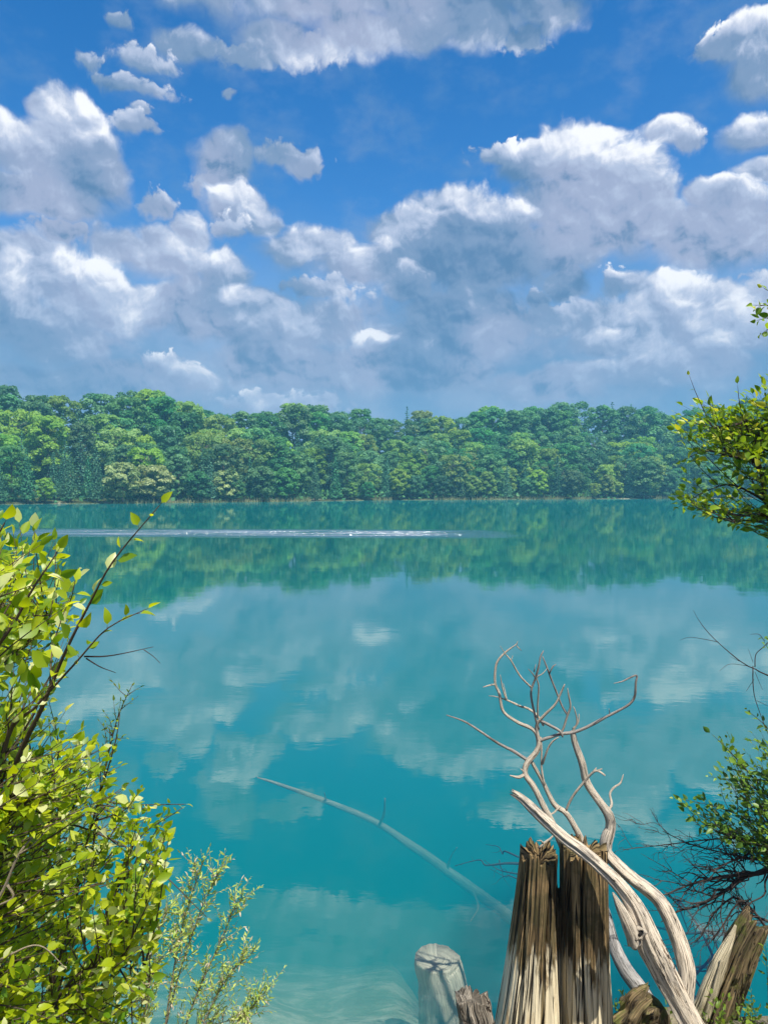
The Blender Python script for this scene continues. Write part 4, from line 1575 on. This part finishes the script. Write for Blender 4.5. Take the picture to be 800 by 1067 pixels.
g = Geo()
g.tube(ZP([(268, 810, -0.25, 9), (290, 817, -0.35, 20), (340, 835, -0.68, 33), (390, 856, -1.00, 44), (430, 882, -1.30, 53), (460, 903, -1.59, 62), (490, 925, -1.88, 70), (515, 943, -2.24, 75), (545, 968, -2.60, 78)]),
       seg=14, step=.05, rough=.10, freq=4)
setpar(g.build('trunk', M_sunklog, root), root)
g = Geo()
for b in ([(395, 860, -1.04, 20), (400, 848, -0.79, 17), (401, 832, -0.51, 11)], [(466, 905, -1.60, 20), (470, 892, -1.42, 14), (476, 883, -1.24, 8)], [(492, 927, -1.88, 19), (498, 945, -2.06, 16), (490, 960, -2.15, 8)],
          [(340, 835, -0.68, 12), (338, 826, -0.51, 6)]):
    g.tube(ZP(b), seg=8, n=10, rough=.1)
setpar(g.build('branch_stubs', M_sunklog, root), root)

# ---- submerged twigs beside the stump and in front of the right bank
M_sunk = wood_mat("waterlogged_twig", (.05, .10, .085), (.02, .05, .045), None, bump=.002)


def twigtree(g, start, end, r0, n1, l1, depth=2, spreadv=.5, wob=.05, bias=(0, 0, 0)):
    s, e = np.asarray(start, float), np.asarray(end, float)
    L = np.linalg.norm(e - s)
    k = 5
    t = np.linspace(0, 1, k)[:, None]
    pts = s * (1 - t) + e * t
    pts[1:-1] += rng.normal(size=(k - 2, 3)) * L * wob
    rad = np.linspace(r0, max(r0 * .25, .0008), k)[:, None]
    g.tube(np.hstack([pts, rad]), seg=5 if r0 < .01 else 8, n=max(6, int(L / .03)), rough=.12, freq=20)
    if depth:
        T = (e - s) / L
        for q_ in range(n1):
            f = random.uniform(.2, .97)
            i = min(int(f * (k - 1)), k - 2)
            a = pts[i] + (pts[i + 1] - pts[i]) * (f * (k - 1) - i)
            d = T * random.uniform(.4, 1) + rng.normal(size=3) * spreadv + np.array(bias)
            d /= np.linalg.norm(d)
            twigtree(g, a, a + d * l1 * random.uniform(.4, 1.2) * (1.1 - .5 * f), r0 * (1 - f) * .6 + .0012, max(2, n1 // 2), l1 * .5, depth - 1, spreadv, wob * 1.3, bias)


g = Geo()
for a, b_, r in (((548, 900, -.12), (474, 902, -.30), 14), ((540, 893, -.1), (506, 880, -.25), 10), ((548, 912, -.2), (504, 896, -.2), 9), ((520, 896, -.2), (528, 920, -.4), 7), ((552, 925, -.2), (510, 905, -.3), 8)):
    s_, e_ = PZ(*a), PZ(*b_)
    twigtree(g, s_, e_, r / 1000, 2, .22, 1, .5, .06)
o = g.build('sunken_branch', M_sunk)
tag(o, 'thin dark sunken branch just under the water left of the split stump', 'branch')
g = Geo()
for a, b_, r in (((790, 1000, -.15), (640, 935, -.4), 16), ((780, 1020, -.2), (650, 985, -.5), 14), ((760, 1040, -.1), (690, 900, -.4), 12), ((740, 1040, -.1), (655, 960, -.4), 12),
                 ((800, 960, -.1), (690, 985, -.3), 12), ((700, 1040, -.1), (800, 930, -.3), 11), ((730, 1030, -.1), (690, 940, -.3), 9)):
    twigtree(g, PZ(*a), PZ(*b_), r / 1000, 5, .35, 1, .45, .05)
o = g.build('sunken_branches', M_sunk)
o.name = 'sunken_brush'
tag(o, 'tangle of dark sunken branches in the water in front of the right bank', 'branches')

# ---- broken log on the right bank
root = empty('broken_log', (P(745, 1060, 4.7)[0], 4.7, float(ground_z(P(745, 1060, 4.7)[0], 4.7))))
tag(root, 'mossy brown broken log leaning upright on the right bank', 'log')
g = Geo()
limb(g, [(738, 1075, 4.72, 108), (748, 1048, 4.72, 104), (760, 1018, 4.72, 98), (771, 990, 4.72, 90), (783, 966, 4.72, 80), (786, 961, 4.72, 74)], seg=90, step=.012, rough=.12, flute=.34, nfl=11, freq=5, jag=.045)
setpar(g.build('log', M_log, root), root)
g = Geo()
limb(g, [(722, 1072, 4.66, 52), (735, 1040, 4.64, 48), (748, 1005, 4.64, 36), (760, 980, 4.66, 20), (766, 964, 4.68, 6)], seg=18, step=.014, rough=.25, flute=.35, nfl=9, freq=7)
limb(g, [(734, 1062, 4.60, 24), (744, 1030, 4.59, 20), (751, 1000, 4.6, 8)], seg=10, step=.014, rough=.25, flute=.3)
setpar(g.build('bark_slab', M_stump, root), root)

g = Geo()
limb(g, [(650, 1100, 4.5, 110), (660, 1070, 4.5, 105), (669, 1050, 4.5, 90), (676, 1043, 4.5, 72)], seg=60, step=.015, rough=.42, flute=.22, nfl=12, freq=11, jag=.05)
limb(g, [(690, 1075, 4.55, 60), (684, 1052, 4.55, 44), (674, 1036, 4.55, 14)], seg=16, step=.015, rough=.25, flute=.25)
o = g.build('root_stub', M_log)
tag(o, 'knobbly brown root stub on the bank between the stump and the driftwood log', 'root')

# ---- dead dark branches reaching in from the right
root = empty('dead_branch', P(830, 905, 4.9))
tag(root, 'tangled bare dark dead branches reaching in low over the water from the right edge', 'branch')
g = Geo()
mains = [([(850, 880, 5.0, 22), (800, 907, 4.95, 17), (772, 911, 4.9, 13), (745, 915, 4.88, 10), (721, 921, 4.86, 7), (690, 933, 4.84, 3)]),
         ([(850, 890, 5.0, 20), (797, 907, 4.95, 17), (775, 914, 4.93, 14), (754, 929, 4.9, 11), (728, 943, 4.88, 8), (705, 950, 4.86, 6), (688, 961, 4.85, 2)]),
         ([(790, 872, 4.9, 9), (786, 882, 4.88, 8), (776, 892, 4.86, 7), (760, 898, 4.84, 6), (738, 909, 4.82, 3)]),
         ([(810, 880, 5.0, 8), (770, 874, 4.95, 5), (737, 875, 4.9, 4), (695, 880, 4.88, 3), (650, 885, 4.86, 1.5)]),
         ([(810, 900, 5.0, 8), (760, 890, 4.95, 5), (720, 880, 4.9, 4), (690, 866, 4.88, 2)]),
         ([(800, 960, 5.0, 9), (775, 950, 4.95, 8), (765, 935, 4.9, 7), (745, 950, 4.88, 5), (730, 975, 4.86, 3)]),
         ([(810, 985, 4.9, 9), (785, 950, 4.85, 8), (770, 940, 4.8, 6), (752, 965, 4.8, 5), (742, 980, 4.8, 3)])]
for mrow in mains:
    pts = np.array(PP(mrow))
    g.tube(pts, seg=8, step=.02, rough=.15, freq=18)
    c = spline(pts, 60)
    for k in range(18):
        i = random.randint(6, 58)
        T = c[min(i + 1, 59), :3] - c[i - 1, :3]
        T /= np.linalg.norm(T)
        d = T * .9 + rng.normal(size=3) * .42 + np.array([0, 0, .06])
        d /= np.linalg.norm(d)
        l = random.uniform(.12, .42)
        twigtree(g, c[i, :3], c[i, :3] + d * l, c[i, 3] * .45 + .001, 4, l * .45, 1, .4, .05)
setpar(g.build('branches', M_darktwig, root), root)

root = empty('bare_branch', P(850, 720, 4.2))
tag(root, 'fine bare twigs with one tiny leaf tuft entering at the right edge above the shrub', 'branch')
g = Geo()
for mrow in ([(850, 722, 4.3, 6), (800, 704, 4.25, 4.5), (786, 697, 4.2, 3.6), (772, 690, 4.2, 3), (745, 667, 4.2, 2.2), (730, 650, 4.2, 1.6), (722, 636, 4.2, .8)],
             [(748, 669, 4.2, 2), (733, 666, 4.2, 1.6), (718, 664, 4.2, 1.2), (708, 667, 4.2, .7)],
             [(786, 695, 4.2, 3), (787, 682, 4.2, 2.4), (795, 674, 4.2, 2), (810, 660, 4.2, 1.5)], [(796, 668, 4.2, 2), (790, 661, 4.2, 1.6), (781, 661, 4.2, .8)],
             [(784, 694, 4.2, 3), (784, 712, 4.2, 2.6), (786, 727, 4.2, 2.2), (792, 745, 4.2, 1.8), (800, 765, 4.2, 1.5), (812, 790, 4.2, 1)],
             [(788, 730, 4.2, 1.6), (800, 736, 4.2, 1)], [(779, 694, 4.2, 1.6), (760, 692, 4.2, 1.2), (749, 699, 4.2, .6)], [(770, 689, 4.2, 1.6), (760, 684, 4.2, .8)],
             [(785, 708, 4.2, 1.6), (777, 720, 4.2, .8)], [(786, 700, 4.2, 1.4), (794, 719, 4.2, .7)], [(784, 690, 4.2, 1.4), (779, 676, 4.2, .6)]):
    g.tube(PP(mrow), seg=6, n=18, rough=.15, freq=30)
setpar(g.build('twigs', M_darktwig, root), root)
lg = Geo()
cc = np.array([P(798 + random.uniform(-6, 10), 668 + random.uniform(-8, 10), 4.2) for _ in range(14)])
lg.leaves(cc, rng.normal(size=(14, 3)), rng.normal(size=(14, 3)) + np.array([0, 0, 1]), .03, width=.6)
setpar(lg.build('leaves', M_darkleaf, root), root)

# ---- small-leaved shrub on the right
poly = [(850, 742), (800, 752), (792, 762), (775, 768), (752, 762), (742, 768), (756, 790), (742, 806), (736, 812), (758, 822), (742, 830), (722, 826), (704, 832), (714, 846), (712, 858), (738, 868), (765, 886), (800, 892), (850, 900)]


def gaps2(px, py):
    if px > 770:
        return .9
    return .6


stems = [
    ([(880, 1060, 5.1, 14), (850, 960, 5.0, 12), (830, 880, 4.95, 9), (800, 830, 4.9, 6), (775, 800, 4.85, 4), (755, 778, 4.8, 2.4), (741, 765, 4.8, 1)], dict(start=.55, spacing=.03)),
    ([(870, 1040, 5.0, 12), (835, 900, 4.9, 9), (800, 870, 4.85, 6), (770, 850, 4.8, 4), (735, 838, 4.8, 2.4), (702, 832, 4.8, 1)], dict(start=.5, spacing=.025)),
    ([(880, 1060, 5.1, 12), (845, 850, 4.9, 8), (815, 790, 4.8, 5), (800, 760, 4.75, 3), (778, 740, 4.7, 1)], dict(start=.55, spacing=.03)),
    ([(835, 900, 4.9, 8), (790, 880, 4.85, 5), (760, 872, 4.8, 3), (722, 856, 4.8, 1)], dict(start=.3, spacing=.025)),
    ([(800, 860, 4.8, 4), (790, 830, 4.8, 3), (765, 815, 4.8, 2), (738, 809, 4.8, 1)], dict(start=.3, spacing=.025)),
]
b0 = P(880, 1060, 5.1)
grow('small_leaved_shrub', 'dark small leaved shrub leaning over the water above the dead branches', 'shrub',
     (b0[0], b0[1], float(ground_z(b0[0], b0[1]))), stems, poly, (4.6, 5.2), 300,
     dict(size=.062, spacing=.040, start=.3, width=.60, curl=.3, fold=.3, jitter=.6), M_darktwig, M_darkleaf, gapf=gaps2, back=(60, 50))

# ---- overhanging tree on the right: its trunk stands outside the picture
poly = [(850, 380), (800, 392), (790, 398), (778, 408), (768, 425), (748, 418), (730, 412), (716, 420), (704, 428), (700, 446), (712, 462), (705, 482), (716, 500), (704, 522), (708, 532),
        (735, 520), (752, 528), (762, 548), (782, 546), (800, 536), (850, 545)]


def gaps3(px, py):
    c = .45 + 1.9 * float(vnoise(px * .045, py * .045, 4.2))
    return max(.04, min(1, c + (.35 if px > 760 else 0)))


b0 = (3.9, 5.3, 0)
b0 = (b0[0], b0[1], float(ground_z(b0[0], b0[1])))
stems = [
    ([(965, 1060, 5.3, 75), (955, 800, 5.3, 68), (960, 560, 5.3, 60), (945, 350, 5.2, 50), (900, 150, 5.2, 38), (870, -60, 5.2, 26)], None),
    ([(957, 560, 5.25, 34), (870, 500, 5.0, 26), (800, 452, 4.8, 17), (782, 438, 4.75, 12), (765, 443, 4.7, 8), (742, 446, 4.65, 5), (722, 440, 4.6, 2.5), (703, 430, 4.6, 1)], dict(start=.55, spacing=.05)),
    ([(958, 620, 5.25, 34), (860, 590, 5.0, 24), (806, 540, 4.8, 18), (794, 500, 4.75, 14), (790, 468, 4.7, 10), (802, 440, 4.7, 7), (812, 410, 4.7, 3)], dict(start=.55, spacing=.05)),
    ([(806, 530, 4.8, 10), (785, 515, 4.75, 8), (760, 505, 4.7, 6), (735, 512, 4.65, 3), (705, 529, 4.6, 1)], dict(start=.3, spacing=.04)),
    ([(790, 480, 4.7, 9), (760, 475, 4.6, 6), (735, 470, 4.6, 4), (710, 480, 4.55, 1)], dict(start=.3, spacing=.04)),
    ([(742, 446, 4.65, 4), (733, 428, 4.6, 3), (724, 408, 4.6, 2), (718, 392, 4.6, .9)], dict(start=.75, spacing=.035, size=.045)),
    ([(790, 470, 4.7, 8), (775, 440, 4.65, 5), (770, 420, 4.6, 3), (768, 402, 4.6, 1)], dict(start=.4, spacing=.04)),
    ([(945, 350, 5.2, 22), (870, 330, 4.6, 12), (815, 322, 4.3, 6), (795, 318, 4.2, 2), (787, 322, 4.2, 1)], dict(start=.62, spacing=.035, size=.05)),
    ([(830, 322, 4.3, 5), (808, 308, 4.25, 3), (795, 300, 4.2, 1)], dict(start=.2, spacing=.018, size=.065)),
    ([(830, 330, 4.3, 5), (806, 330, 4.25, 3), (788, 334, 4.2, 1)], dict(start=.2, spacing=.018, size=.065)),
    ([(830, 318, 4.3, 5), (804, 318, 4.25, 3), (785, 318, 4.2, 1)], dict(start=.2, spacing=.018, size=.06)),
    ([(830, 335, 4.3, 5), (806, 340, 4.25, 3), (794, 347, 4.2, 1)], dict(start=.2, spacing=.018, size=.065)),
    ([(850, 560, 4.9, 12), (810, 545, 4.8, 8), (785, 535, 4.7, 4), (766, 545, 4.6, 1)], dict(start=.4, spacing=.035)),
]
root, ob, ol = grow('overhanging_tree', 'near tree whose leafy boughs hang in at the right edge across the far shore', 'tree',
                    b0, stems, poly, (4.4, 5.2), 430, dict(size=.070, spacing=.046, start=.25, width=.62, curl=.3, fold=.3, jitter=.55), M_darktwig, M_treeleaf,
                    gapf=gaps3, back=(70, 40), leafname='crown', barkname='trunk_and_branches')

# ---- low herbs on the bank
HB = dict(size=.045, spacing=.02, start=.35, width=.5, curl=.3, fold=.25, jitter=.5)
herbs = [
    ('small clump of green herbs growing behind the foot of the split stump', [(640, 1075, 4.8), (652, 1070, 4.8), (645, 1080, 4.6), (660, 1075, 4.75)], 30),
    ('low leafy herbs sprouting at the foot of the driftwood log', [(700, 1085, 4.5), (722, 1085, 4.6), (735, 1085, 4.5)], 34),
    ('low leafy herbs at the foot of the mossy broken log', [(765, 1090, 4.5), (785, 1085, 4.4), (752, 1085, 4.4), (800, 1090, 4.6)], 45),
    ('spray of herbs hugging the right side of the mossy broken log', [(800, 1040, 4.55), (810, 1010, 4.5), (820, 1060, 4.5)], 50),
]
for lab, bases, hh in herbs:
    st = []
    for (px, py, d) in bases:
        for k in range(4):
            ex, ey = px + random.uniform(-22, 18), py - hh * random.uniform(.6, 1.3)
            st.append(([(px, py + 10, d, 2), ((px + ex) / 2 + random.uniform(-3, 3), (py + ey) / 2, d, 1.5), (ex, ey, d + random.uniform(-.1, .1), .7)], None))
    plant('herb_clump', lab, 'herbs', bases[0], st, M_twig, M_herb, HB)
